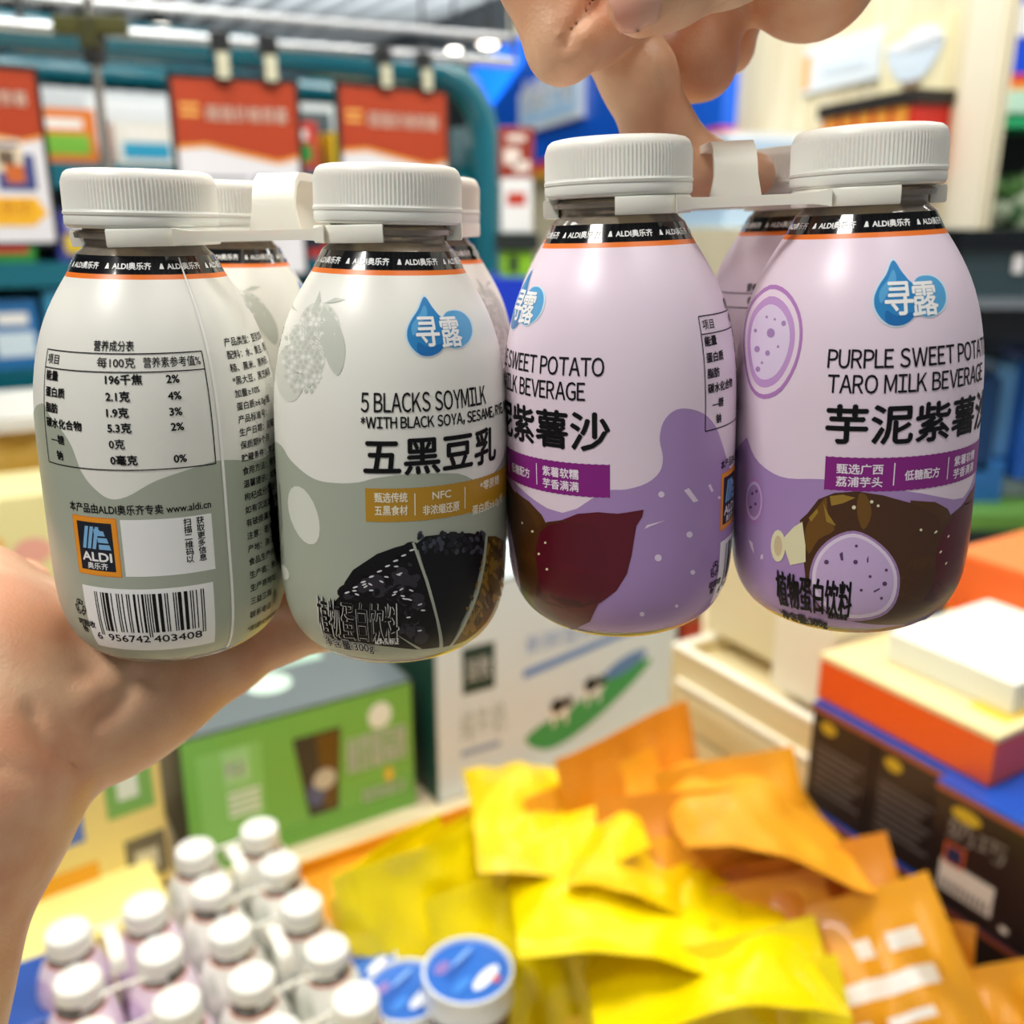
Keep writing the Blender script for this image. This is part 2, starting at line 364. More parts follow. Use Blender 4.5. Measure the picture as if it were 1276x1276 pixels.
def back_panel(lb_table, lb_badge, lb_bar, lb_text, purple):
    c = 170
    def at(x, y):
        a, z = L('SL', x, y); return wrapdeg(a, c), z
    aL, zT = at(56, 440); aR, zB = at(259, 582); zH = at(150, 464)[1]; aR = max(aR, at(252, 443)[0]); zT = at(150, 441)[1]; zB = at(160, 586)[1]
    aL = (at(54, 445)[0] + at(67, 577)[0]) / 2
    t = 0.00028; ta = math.degrees(t / 0.032)
    for z in (zT, zH, zB): lb_table.poly(rect(aL, z - t / 2, aR, z + t / 2), INK, 3)
    for a in (aL, aR): lb_table.poly(rect(a - ta / 2, zB, a + ta / 2, zT), INK, 3)
    lb_table.pxtext('SL', '营养成分表', 117, 436, 0.0027, INK, x2=167, c=c, bold=.012)
    rows = [('项目', '每100克', '营养素参考值%', 459, 0), ('能量', '196千焦', '2%', 480, .03), ('蛋白质', '2.1克', '4%', 501, .03), ('脂肪', '1.9克', '3%', 521, .03),
            ('碳水化合物', '5.3克', '2%', 540, .03), ('—糖', '0克', '', 560, .02), ('钠', '0毫克', '0%', 580, .03)]
    a1 = aL + 1.8; a2 = at(121, 480)[0]; a3 = at(208, 480)[0]
    for c1, c2, c3, y, bo in rows:
        z = at(150, y)[1]; z += 0.0003
        lb_table.text(c1, a1 + (3 if c1[0] in '—' else 6 if c1 == '钠' else 0), z, 0.0026, INK, 3, bold=bo or .008)
        lb_table.text(c2, a2 + (4 if bo else 0), z, 0.0027, INK, 3, bold=bo or .008)
        if c3: lb_table.text(c3, a3 if len(c3) < 4 else at(179, 459)[0], z, 0.0027, INK, 3, bold=bo or .008, width=None if len(c3) < 4 else R(at(246, 459)[0] - at(179, 459)[0]) * .032)
    lb_badge.pxtext('SL', '本产品由ALDI奥乐齐专卖 www.aldi.cn', 88, 634, 0.0028, INK, x2=263, c=c, bold=.012)
    a0, z0 = at(101, 717); a1_, z1 = at(145, 645); a0 = at(95, 680)[0]
    badge(lb_badge, a0, at(140, 719)[1], R(a1_ - a0) * .032, at(140, 646)[1] - at(140, 719)[1])
    qa0, qa1 = at(154, 690)[0], at(267, 690)[0]; qz0, qz1 = at(210, 717)[1], at(210, 646)[1]
    lb_bar.poly(rect(qa0, qz0, qa1, qz1), WHITE, 2)
    for col, x in (('扫描二维码以', 232), ('获取更多信息', 248)):
        for k, ch in enumerate(col): lb_bar.text(ch, at(x, 690)[0], qz1 - 0.0022 - k * 0.00205, 0.0021, INK, 3, bold=.02)
    ba0, ba1 = at(110, 770)[0], at(268, 770)[0]; bz0, bz1 = at(190, 810)[1], at(190, 734)[1]
    lb_bar.poly(rect(ba0, bz0, ba1, bz1), WHITE, 2)
    rnd = random.Random(3); x0, x1 = at(122, 765)[0], at(256, 765)[0]; zt, zb = at(190, 740)[1], at(190, 788)[1]; n = 95
    Lc = {'0': '0001101', '1': '0011001', '2': '0010011', '3': '0111101', '4': '0100011', '5': '0110001', '6': '0101111', '7': '0111011', '8': '0110111', '9': '0001011'}
    inv = lambda s_: ''.join('1' if ch == '0' else '0' for ch in s_)
    par = 'LGGGLL'; dig = '956742403408'; bits = '101'
    for d_, p_ in zip(dig[:6], par): bits += Lc[d_] if p_ == 'L' else inv(Lc[d_])[::-1]
    bits += '01010'
    for d_ in dig[6:]: bits += inv(Lc[d_])
    bits += '101'; k = 0
    while k < n:
        if bits[k] == '1':
            e = k
            while e + 1 < n and bits[e + 1] == '1': e += 1
            long_ = k < 3 or k > 91 or 44 < k < 50
            lb_bar.poly(rect(x0 + (x1 - x0) * k / n, zb - (0.0015 if long_ else 0), x0 + (x1 - x0) * (e + 1) / n, zt), INK, 3); k = e
        k += 1
    for s_, xa, xb in (('6', 124, 129), ('956742', 137, 186), ('403408', 192, 251)):
        aa, bb = at(xa, 795)[0], at(xb, 795)[0]
        lb_bar.text(s_, aa, zb - 0.0031, 0.0031, INK, 3, width=R(bb - aa) * .0315, bold=.012)
    # recycling mark and print code beside the barcode
    ra, rz = at(99, 764); rz = at(150, 765)[1]; ra = x0 - 11
    lb_bar.text('♻', ra - 3.5, rz - .0014, 0.0046, INK, 3, bold=.01, width=0.0042)
    lb_bar.text('可回收', ra - 3.5, rz - 0.0052, 0.0022, INK, 3, bold=.03)
    lb_bar.text('物', ra - 1.5, rz - 0.0072, 0.0020, INK, 3, bold=.03)
    # seam of the sleeve
    sa = at(279, 600)[0]; lb_text.poly(rect(sa - .7, .0046, sa + .7, .1104), mat('#f6f5f0', 0.3), 4)
    # ingredient text
    ia = at(303, 600)[0]
    lines = ['产品类型：豆乳饮料', '配料：水、黄豆、黑豆', '糙、黑米、黑枸杞、', '*黑大豆、黑芝麻添', '加量≥10%', '蛋白质≥6.0g/瓶', '产品标准号：', '生产日期：见瓶身', '保质期9个月', '贮藏条件：常温', '食用方法：摇匀',
             '温馨提示：如有', '枸杞成分沉淀', '如有沉淀属正常', '有破损漏液请勿', '注意：若开启后', '产地：浙江省', '食品生产许可证', '生产商：食品', '生产商地址：', '三益三路', '联系电话：', '*如图仅供参考']
    y = 425
    for k, s_ in enumerate(lines):
        z = at(190, y + 17 * k + 12)[1] if y + 17 * k < 800 else .01
        if z > .006: lb_text.text(s_, ia, z, 0.0023, INK if not purple else mat('#5a3a7a', 0.4), 3, bold=.012)
    return aL, aR, sa

def drop_logo(lb, ref, cx, cy, k=1.0):
    """two overlapping blue drops with the two-character name"""
    def T(pts): return [(cx + x * k, cy + y * k) for x, y in pts]
    big = T([(-8, -45), (2, -32), (10, -22), (18, -14), (22, 2), (20, 16), (10, 28), (-4, 32), (-18, 27), (-28, 14), (-30, 0), (-25, -14), (-16, -28)])
    small = T([(18, -22), (30, -27), (42, -24), (51, -14), (54, 0), (50, 12), (40, 20), (28, 21), (18, 14), (12, 0)])
    grow = lambda pts, g: [(cx + 11 * k + (x - cx - 11 * k) * g, cy + (y - cy) * g) for x, y in pts]
    lb.pxpoly(ref, grow(big, 1.06), HALO, 2, n=4); lb.pxpoly(ref, grow(small, 1.05), HALO, 2, n=4)
    lb.pxpoly(ref, big, BLUE, 3, n=4); lb.pxpoly(ref, small, BLUE3, 2.6, n=4)
    lb.pxpoly(ref, T([(-16, 14), (-4, 20), (10, 17), (20, 16), (10, 28), (-4, 32), (-16, 28)]), BLUE2, 3.5, n=3)
    lb.pxpoly(ref, T([(-24, -8), (-14, -22), (-8, -34), (-4, -22), (-12, -10), (-22, 6)]), BLUE3, 3.5, n=3)
    for ch, x in (('寻', -17), ('露', 16)):
        a, z = L(ref, cx + x * k, cy + 17 * k)
        lb.text(ch, a, z, 0.0082 * k, WHITE, 5, bold=.016, width=0.0062 * k, cut=3)

def band_text(lb):
    for k in range(9):
        a = k * 40 + 6; z = 0.1077
        lb.text('ALDI奥乐齐', a, z, 0.0018, WHITE, 3, bold=.03); lb.poly([(a - 6, z), (a - 2.6, z), (a - 3.4, z + .0013), (a - 4.6, z + .0013)], WHITE, 3)

def sleeve(lb, base):
    zs = [0.0045, 0.006, 0.008, 0.010, 0.0125, 0.015, 0.018, 0.022, 0.03, 0.04, 0.05, 0.06, 0.066, 0.070, 0.074, 0.078, 0.082, 0.085, 0.088, 0.091, 0.094, 0.0965, 0.099, 0.101, 0.103, 0.1050, 0.1052, 0.1062, 0.1064, 0.1080, 0.1095, 0.1108]
    prof = []
    for z in zs:
        m = base if z < 0.1051 else ORANGELINE if z < 0.1063 else BLACKBAND
        prof.append((rad(z), z, m))
    lb.mb.lathe(prof, base, n=180, cap=False)

def common_parts(root):
    b = MB(); prof = [(0.001, 0.0025), (0.014, 0.0018), (0.0175, 0.0002), (0.0195, 0.0)]
    prof += [(rad(z) - 0.00012, z) for z in np.concatenate([np.linspace(0.0004, .0125, 14), np.linspace(.02, .07, 6), np.linspace(.074, .111, 16)])]
    prof += [(0.0158, 0.1122), (0.0152, 0.1132), (0.0152, 0.1145), (0.0172, 0.1148), (0.0174, 0.1160), (0.0168, 0.1164), (0.0152, 0.1168), (0.0150, 0.1178)]
    b.lathe(prof, PET, n=96); b.build('bottle_body', root, True)
    c = MB(); n = 240
    prof = [(0.0172, 0.1172), (0.0184, 0.1173), (0.0190, 0.1178), (0.0191, 0.1204), (0.0194, 0.1206), (0.0195, 0.1212), (0.0192, 0.1216), (0.01905, 0.1220), (0.0190, 0.1283), (0.0188, 0.1296), (0.0183, 0.1307), (0.0174, 0.1314), (0.0160, HB), (0.0006, HB)]
    c.lathe(prof, CAPW, n=n, rib=lambda i: 0.00020 if i in (7, 8) else 0); cap = c.build('cap', root, True)
    t = MB(); t.lathe([(0.01915, 0.1180), (0.01928, 0.1183), (0.01928, 0.1200), (0.01915, 0.1203)], CAPW, n=96, cap=False); t.build('tamper_ring', cap, True)

def soy_bottle():
    root = thing('soymilk_bottle', '', 'bottle'); common_parts(root)
    lb = Label(); sleeve(lb, CREAM); band_text(lb)
    # grey-green lower field with the wavy cream edge
    W = [(wrapdeg(L('SR', x, y)[0], 0), L('SR', x, y)[1]) for x, y in [(347, 552), (362, 573), (390, 596), (419, 602), (447, 601), (472, 595), (520, 590), (570, 590), (615, 590)]]
    W += [(wrapdeg(L('SL', x, y)[0], 180), L('SL', x, y)[1]) for x, y in [(46, 505), (62, 518), (85, 548), (100, 585), (113, 604), (135, 621), (158, 619), (197, 598), (254, 579), (282, 573), (330, 570)]]
    W.sort(); W = [(W[-1][0] - 360, W[-1][1])] + W; W.append((W[1][0] + 360, W[1][1]))
    i0 = W[0][0]; lb.poly(spline(W, 4, False)[:-1] + [W[-1], (W[-1][0], 0.0046), (i0, 0.0046)], GREYG, 1, cut=3)
    lb.pxpoly('SR', disc(379, 642, 17, 38, 20, R(-18)), mat('#dcdfd3', 0.3), 2)
    lb.pxpoly('SR', disc(353, 712, 6, 12, 12, R(-30)), mat('#dcdfd3', 0.3), 2)
    # pale berries and leaves
    for (x, y, rx, ry) in ((398, 410, 26, 34), (381, 442, 24, 40), (362, 465, 18, 36)):
        lb.pxpoly('SR', disc(x, y, rx, ry, 22), PALE, 1.5)
    rnd = random.Random(5)
    for (x, y, rx, ry) in ((398, 410, 24, 32), (378, 445, 26, 48)):
        for k in range(-6, 7):
            for l in range(-9, 10):
                qx, qy = k * 7 + (l % 2) * 3.5, l * 6
                if (qx / rx) ** 2 + (qy / ry) ** 2 < 1: lb.pxpoly('SR', disc(x + qx, y + qy, 2.5, 2.9, 6), PALE2 if rnd.random() < .7 else mat('#e8e8e0', 0.35), 2.2, cut=0)
    lb.pxpoly('SR', [(402, 385), (420, 400), (430, 430), (428, 455), (420, 468), (408, 450), (400, 420)], PALE2, 2.4, n=3)
    lb.pxpoly('SR', [(388, 392), (395, 372), (399, 362), (400, 374), (394, 390)], PALE2, 2.4); lb.pxpoly('SR', [(404, 378), (418, 371), (431, 373), (418, 377)], PALE2, 2.4); lb.pxpoly('SR', [(372, 388), (366, 376), (362, 372), (364, 384)], PALE2, 2.4)
    label = lb.build('label', root)
    lg = Label(); drop_logo(lg, 'SR', 536, 413, 0.96); lg.build('logo', label)
    nm = Label()
    nm.pxtext('SR', '5 BLACKS SOYMILK', 450, 513, 0.0063, INK, x2=606, sans=True, bold=.008)
    nm.pxtext('SR', '*WITH BLACK SOYA, SESAME, RYE, MULBERRY', 450, 533, 0.0037, INK, sans=True, bold=.02, width=0.0595)
    nm.pxtext('SR', '五黑豆乳', 454, 587, 0.0100, INK, x2=617, bold=.024)
    nm.build('product_name', label); nm = Label()
    nm.pxtext('SR', '植物蛋白饮料', 400, 784, 0.0124, mat('#cfcfca', 0.4), x2=497, bold=.012, layer=8); nm.pxtext('SR', '植物蛋白饮料', 401, 784, 0.0124, INK, x2=496, bold=.004, layer=9)
    nm.pxtext('SR', '净含量:300g', 408, 801, 0.0038, WHITE, x2=465, bold=.05, layer=8); nm.pxtext('SR', '净含量:300g', 408, 801, 0.0038, INK, x2=465, bold=.012, layer=9)
    nm.pxtext('SR', '配料见标签', 468, 801, 0.0022, WHITE, x2=497, bold=.02, layer=8)
    nm.build('net_weight_text', label)
    bn = Label(); a0, z1 = L('SR', 455, 608); z0 = L('SR', 456, 650)[1]
    zig = [(a0, z0)] + [(a0 + k * 1.5, z0 + (0.00010 if k % 2 else 0)) for k in range(61)] + [(a0 + (60 - k) * 1.5, z1 - (0.00010 if k % 2 else 0)) for k in range(61)]
    bn.poly(zig, GOLD, 2)
    zl, zu = L('SR', 470, 641)[1], L('SR', 470, 625)[1]
    G2 = mat('#f3ead0', 0.4)
    for (t1, t2, x, x2) in (('甄选传统', '五黑食材', 467, 508), ('NFC', '非浓缩还原', 527, 572), ('*零蔗糖', '蛋白质≥6.0g/瓶', 588, 625)):
        bn.pxtext('SR', t2, x, 641, 0.0028, G2, x2=x2, bold=.02); 
        a = L('SR', (x + x2) / 2, 627)[0]; aa, ab = L('SR', x, 640)[0], L('SR', x2, 640)[0]
        bn.text(t1, (aa + ab) / 2, zu, 0.0028, G2, 3, align='C', bold=.02, width=R(ab - aa) * .032 if t1 == '甄选传统' else None)
    for x in (517, 579):
        a = L('SR', x, 630)[0]; bn.poly(rect(a - .25, z0 + .0015, a + .25, z1 - .0015), G2, 3)
    bn.build('claim_banner', label)
    pc = Label()
    pc.pxpoly('SR', [(424, 742), (430, 725), (440, 710), (455, 700), (470, 690), (492, 682), (514, 676), (530, 720), (545, 770), (549, 806), (520, 809), (490, 806), (450, 800), (415, 796), (402, 780), (404, 765)], BEANBLK, 3)
    pc.pxpoly('SR', [(519, 677), (530, 668), (560, 664), (585, 664), (604, 668), (600, 700), (590, 740), (575, 775), (560, 804), (552, 806), (546, 770), (532, 720)], mat('#0a0c13', 0.4, spec=0.3), 3)
    pc.pxpoly('SR', [(607, 668), (617, 668), (627, 674), (626, 700), (622, 740), (606, 775), (580, 798), (563, 804), (580, 775), (594, 740), (603, 700)], RYE, 3)
    for q in ([(513, 676), (516, 675), (534, 725), (547, 775), (550, 806), (547, 806), (543, 772), (530, 725)], [(604, 668), (607, 668), (604, 702), (595, 741), (581, 775), (563, 804), (560, 804), (577, 774), (592, 739), (601, 700)], [(488, 786), (491, 788), (526, 808), (520, 808)]):
        pc.pxpoly('SR', q, GREYG, 5)
    rnd = random.Random(11)
    nb = 0
    for k in range(900):
        x = 420 + rnd.random() * 125; y = 684 + rnd.random() * 112; xl = 515 + (y - 676) * .27 - 10; top = 748 - (x - 424) * .75
        if x < xl and y > max(680, top) and nb < 75 and not (y > 745 and x < 497):
            nb += 1; r0 = rnd.uniform(7, 10); an = rnd.uniform(-.6, .6)
            pc.pxpoly('SR', disc(x, y, r0, r0 * .68, 10, an), BEAN2 if rnd.random() < .6 else BEANBLK, 3.4 + nb * .012)
            if rnd.random() < .38: pc.pxpoly('SR', disc(x + 2, y - 1, 3.2, 1.1, 6, an), mat('#d8d8dc', 0.3), 4.7)
    for k in range(9):
        x = 428 + k * 10; y = 736 - k * 6.6; pc.pxpoly('SR', disc(x + 3, y, 11, 8, 12, -.4), BEANBLK, 3.2); pc.pxpoly('SR', disc(x + 5, y + 2, 3.5, 1.2, 8, -.3), mat('#d8d8dc', 0.3), 4.6)
    for k in range(70):
        x = 521 + rnd.random() * 84; y = 664 + rnd.random() * 24
        pc.pxpoly('SR', disc(x, y, 2.6, 4.0, 8, rnd.uniform(-1, 1)), mat('#10131c', 0.3) if rnd.random() < .6 else mat('#3c424e', 0.3), 3.5 + rnd.random() * .5)
    for k in range(80):
        y = 675 + rnd.random() * 112; f = rnd.random(); xl = 606 - max(0, y - 690) * .33; xr = 626 - max(0, y - 735) * .75
        if xr - xl > 4: pc.pxpoly('SR', disc(xl + (xr - xl) * f, y, 2.2, 6, 8, rnd.uniform(-.8, .4)), RYE2 if rnd.random() < .6 else mat('#3a2808', 0.4), 3.6 + rnd.random() * .5)
    pc.build('ingredient_picture', label)
    ta, bd, br, it = Label(), Label(), Label(), Label(); back_panel(ta, bd, br, it, False)
    ta.build('nutrition_table', label); bd.build('retailer_badge', label); br.build('barcode', label); it.build('ingredient_text', label)
    return root

def purple_bottle():
    root = thing('taro_drink_bottle', '', 'bottle'); common_parts(root)
    lb = Label(); sleeve(lb, PINK); band_text(lb)
    W = [(wrapdeg(L('PR', x, y)[0], 0), L('PR', x, y)[1]) for x, y in [(931, 545), (941, 570), (959, 587), (982, 596), (1024, 597), (1080, 603), (1150, 615), (1200, 620)]]
    W += [(wrapdeg(L('PL', x, y)[0], 110), L('PL', x, y)[1]) for x, y in [(751, 613), (780, 610), (806, 602), (822, 588), (826, 570), (822, 548), (826, 527), (838, 513), (854, 509), (876, 515), (892, 532), (902, 560), (910, 585)]]
    W += [(wrapdeg(L('PL', 912, 590)[0], 110) + k * 14, .045 + .003 * math.sin(k * 1.4)) for k in range(1, 9)]
    e = W[-1][0]; W.append((min(W, key=lambda p: p[0])[0] + 360, W[0][1]))
    lb.poly(spline(W, 3, False) + [(W[-1][0], .0046), (W[0][0], .0046)], PURP, 1, cut=3)
    # cut taro rings, upper and lower
    for (s_, m, l) in ((1.0, PURP2, 2), (.92, PINK, 2.3), (.80, mat('#c49ad0', 0.3), 2.6), (.66, mat('#e0d0e8', 0.3), 2.9)):
        lb.pxpoly('PR', [(960 + x * s_ - (1 - s_) * 6, 427 + y * s_) for x, y in ((0, -72), (22, -64), (37, -38), (40, -5), (32, 30), (14, 60), (-8, 70), (-24, 58), (-32, 25), (-33, -15), (-24, -50))], m, l, n=3)
    rnd = random.Random(2)
    for x, y, r0 in ((961, 415, 5), (944, 435, 3.5), (957, 440, 3), (977, 403, 3), (945, 460, 3), (966, 398, 1.5), (956, 395, 1.5), (942, 412, 2), (970, 432, 1.6), (950, 452, 1.6)): lb.pxpoly('PR', disc(x, y, r0, r0 * 1.2, 10), LAV2, 3.4)
    for (s_, m, l) in ((1.0, PURP2, 2), (.84, LAV, 2.4), (.70, mat('#a67fb6', 0.3), 2.7)): lb.pxpoly('PR', disc(940, 624, 12 * s_, 29 * s_, 18), m, l)
    for x, y in ((938, 615), (942, 628), (936, 632), (943, 612)): lb.pxpoly('PR', disc(x, y, 1.5, 2, 8), SPECK, 3)
    for x, y, r0 in ((824, 616, 4), (859, 666, 4), (820, 695, 4.5), (863, 713, 3), (800, 765, 3), (843, 755, 2), (896, 620, 2)): lb.pxpoly('PL', disc(x, y, r0, r0, 10), DOT, 2)
    for q in ([(852, 611), (858, 608), (870, 624), (864, 626)], [(803, 659), (806, 654), (829, 648), (812, 655)], [(882, 605), (885, 603), (889, 612), (886, 613)]): lb.pxpoly('PL', q, DOT, 2)
    for q in ([(933, 672), (938, 676), (940, 690), (936, 682)], [(948, 692), (951, 690), (951, 696), (948, 697)], [(930, 740), (936, 744), (934, 750), (929, 746)]): lb.pxpoly('PR', q, DOT, 2)
    label = lb.build('label', root)
    lg = Label(); drop_logo(lg, 'PR', 1121, 372, 1.06); lg.build('logo', label)
    nm = Label()
    nm.pxtext('PR', 'PURPLE SWEET POTATO', 1031, 458, 0.0060, INK, sans=True, bold=.008, width=0.0508)
    nm.pxtext('PR', 'TARO MILK BEVERAGE', 1031, 489, 0.0060, INK, sans=True, bold=.008, width=0.0466)
    nm.pxtext('PR', '芋泥紫薯沙', 1029, 547, 0.0104, INK, bold=.024, width=0.0530)
    nm.build('product_name', label); nm = Label()
    nm.pxtext('PR', '植物蛋白饮料', 971, 749, 0.0116, INK, x2=1061, bold=.012, layer=8)
    nm.pxtext('PR', '净含量:300g', 978, 768, 0.0037, INK, x2=1030, bold=.04, layer=8); nm.pxtext('PR', '配料见标签', 1032, 769, 0.0022, INK, x2=1056, bold=.04, layer=8)
    nm.build('net_weight_text', label)
    bn = Label(); a0, z1 = L('PR', 1029, 568); z0 = L('PR', 1029, 610)[1]
    zig = [(a0, z0)] + [(a0 + k * 1.57, z0 + (0.00016 if k % 2 else 0)) for k in range(61)] + [(a0 + (60 - k) * 1.57, z1 - (0.00016 if k % 2 else 0)) for k in range(61)]
    bn.poly(zig, MAG, 2); G2 = mat('#f2e6f2', 0.4); kk = 180 / (math.pi * .0322)
    zl = z0 + .0014; zu = zl + .0033
    for t1, t2, u0, u1 in (('甄选广西', '荔浦芋头', .0028, .0138), ('', '低糖配方', .0192, .0290), ('紫薯软糯', '芋香满满', .0340, .0448)):
        bn.text(t2, a0 + u0 * kk, zl if t1 else (zl + zu) / 2 - .0002, 0.0028, G2, 3, bold=.02, width=u1 - u0)
        if t1: bn.text(t1, a0 + u0 * kk, zu, 0.0028, G2, 3, bold=.02, width=u1 - u0)
    for u in (.0165, .0318): bn.poly(rect(a0 + u * kk - .25, z0 + .0015, a0 + u * kk + .25, z1 - .0015), G2, 3)
    bn.build('claim_banner', label)
    pc = Label()
    # dark red yam leaf-shaped root (seen whole on one bottle, its near side on the other)
    pc.pxpoly('PL', [(668, 742), (676, 700), (685, 660), (700, 648), (720, 640), (745, 638), (770, 640), (790, 637), (802, 635), (800, 644), (793, 655), (790, 672), (787, 692), (781, 715), (768, 736), (748, 751), (725, 757), (700, 757), (682, 752)], YAM, 3, c=100)
    pc.pxpoly('PL', [(668, 742), (672, 722), (690, 740), (720, 748), (748, 748), (725, 757), (700, 757), (682, 752)], YAM2, 3.3, c=100)
    pc.pxpoly('PR', [(997, 648), (1006, 640), (1020, 622), (1040, 614), (1068, 612), (1100, 617), (1140, 628), (1165, 641), (1173, 655), (1186, 640), (1200, 628), (1212, 622), (1217, 660), (1216, 700), (1200, 748), (1165, 772), (1130, 777), (1080, 777), (1045, 770), (1020, 757), (1005, 730), (1001, 690)], TARO, 3)
    pc.pxpoly('PR', [(1176, 658), (1188, 642), (1200, 630), (1212, 622), (1216, 660), (1215, 700), (1200, 748), (1165, 773), (1150, 774), (1163, 735), (1166, 690)], mat('#560a1d', 0.3), 3.4)
    # its far side, seen on the turned bottle
    a_a = wrapdeg(L('PL', 648, 700)[0], 60)
    pc.pxpoly('PL', [(643, 612), (660, 625), (675, 641), (685, 660), (678, 695), (668, 742), (655, 735), (646, 715)], mat('#52310f', 0.3), 2.8, c=60)
    for x, y in ((664, 662), (680, 676), (672, 690), (682, 709)): pc.pxpoly('PL', disc(x, y, 1.6, 1.6, 8), IVORY, 4.5, c=60)
    pc.pxpoly('PR', [(1010, 645), (1022, 628), (1030, 620), (1032, 640), (1040, 660), (1020, 672), (1008, 690), (1003, 665)], TARO2, 3.6, n=3)
    pc.pxpoly('PR', [(1034, 618), (1050, 616), (1066, 620), (1050, 627), (1036, 630)], TARO3, 4); pc.pxpoly('PR', [(1008, 645), (1018, 634), (1020, 638), (1011, 650)], TARO3, 4)
    pc.pxpoly('PR', [(1026, 626), (1032, 640), (1042, 655), (1030, 650)], TARO3, 4); pc.pxpoly('PR', [(1070, 616), (1080, 618), (1086, 640), (1076, 660), (1068, 640)], TARO2, 3.7, n=3)
    for x, y, r0 in ((1064, 632, 2.6), (1086, 625, 2.2), (1094, 630, 1.8), (1147, 660, 1.8)): pc.pxpoly('PR', disc(x, y, r0, r0, 8), IVORY, 4.5)
    cutp = [(1009, 714), (1018, 688), (1038, 669), (1064, 661), (1090, 672), (1112, 694), (1121, 720), (1116, 750), (1097, 768), (1060, 773), (1030, 761), (1012, 740)]
    sc_ = lambda s_: [(1065 + (x - 1065) * s_, 718 + (y - 718) * s_) for x, y in cutp]
    pc.pxpoly('PR', sc_(1.0), LAV2, 4, n=3); pc.pxpoly('PR', sc_(.94), LAV3, 4.4, n=3); pc.pxpoly('PR', sc_(.86), LAV, 4.8, n=3)
    for x, y, r0 in ((1030, 700, 3), (1066, 700, 3), (1104, 710, 2), (1084, 718, 2), (1102, 727, 3), (1073, 735, 2), (1098, 745, 2), (1040, 730, 2.4), (1067, 680, 2), (1056, 750, 2)): pc.pxpoly('PR', disc(x, y, r0, r0, 8), SPECK, 5.4)
    for q in ([(1046, 690), (1050, 687), (1051, 698), (1048, 698)], [(1080, 696), (1082, 692), (1082, 700), (1080, 701)], [(1088, 736), (1096, 732), (1096, 734), (1089, 738)]): pc.pxpoly('PR', q, SPECK, 5.4)
    pc.pxpoly('PR', [(975, 672), (990, 656), (1000, 650), (1004, 680), (1004, 700), (985, 704)], IVORY, 3.6); pc.pxpoly('PR', disc(970, 680, 9, 20, 16), IVORY, 3.7); pc.pxpoly('PR', disc(970, 680, 5, 13, 14), mat('#d2bf96', 0.35), 3.9)
    pc.build('ingredient_picture', label)
    ta, bd, br, it = Label(), Label(), Label(), Label(); back_panel(ta, bd, br, it, True)
    ta.build('nutrition_table', label); bd.build('retailer_badge', label); br.build('barcode', label); it.build('ingredient_text', label)
    return root

def copy_tree(o, parent=None, skip=()):
    c = o.copy(); COL.objects.link(c); c.parent = parent
    for ch in o.children:
        if ch.name.split('.')[0] not in skip: copy_tree(ch, c, skip)
    return c
soy0 = soy_bottle(); pur0 = purple_bottle()
def put(proto, M, label, group, first=False, skip=()):
    o = proto if first else copy_tree(proto, None, skip)
    o.matrix_world = M; o['label'] = label; o['category'] = 'bottle'; o['group'] = group; return o
g1 = 'soymilk bottles of the hand-held pack'
put(soy0, REF['SL'], 'white soymilk bottle in the raised pack, turned to its nutrition table and barcode', g1, True)
put(soy0, REF['SR'], 'white soymilk bottle in the raised pack, turned to its name 5 BLACKS SOYMILK', g1)
put(soy0, place(SOY_PACK, -1, 1, 75, 2.0), 'white soymilk bottle behind the one showing its nutrition table', g1, skip=('nutrition_table',))
put(soy0, place(SOY_PACK, 1, 1, 110, 2.0), 'white soymilk bottle hidden behind the one showing 5 BLACKS SOYMILK', g1)
g2 = 'purple drink bottles of the hand-held pack'
put(pur0, REF['PR'], 'purple taro drink bottle facing out with cut taro picture and full blue drop logo', g2, True)
put(pur0, REF['PL'], 'purple taro drink bottle turned so a dark red yam and half its name show', g2)
put(pur0, place(PUR_PACK, -1, 1, 60, 0.0), 'purple drink bottle hidden behind the bottle showing a red yam', g2)
put(pur0, place(PUR_PACK, 1, 1, 150, -0.3), 'purple drink bottle in shade behind the bottle showing the cut taro', g2)

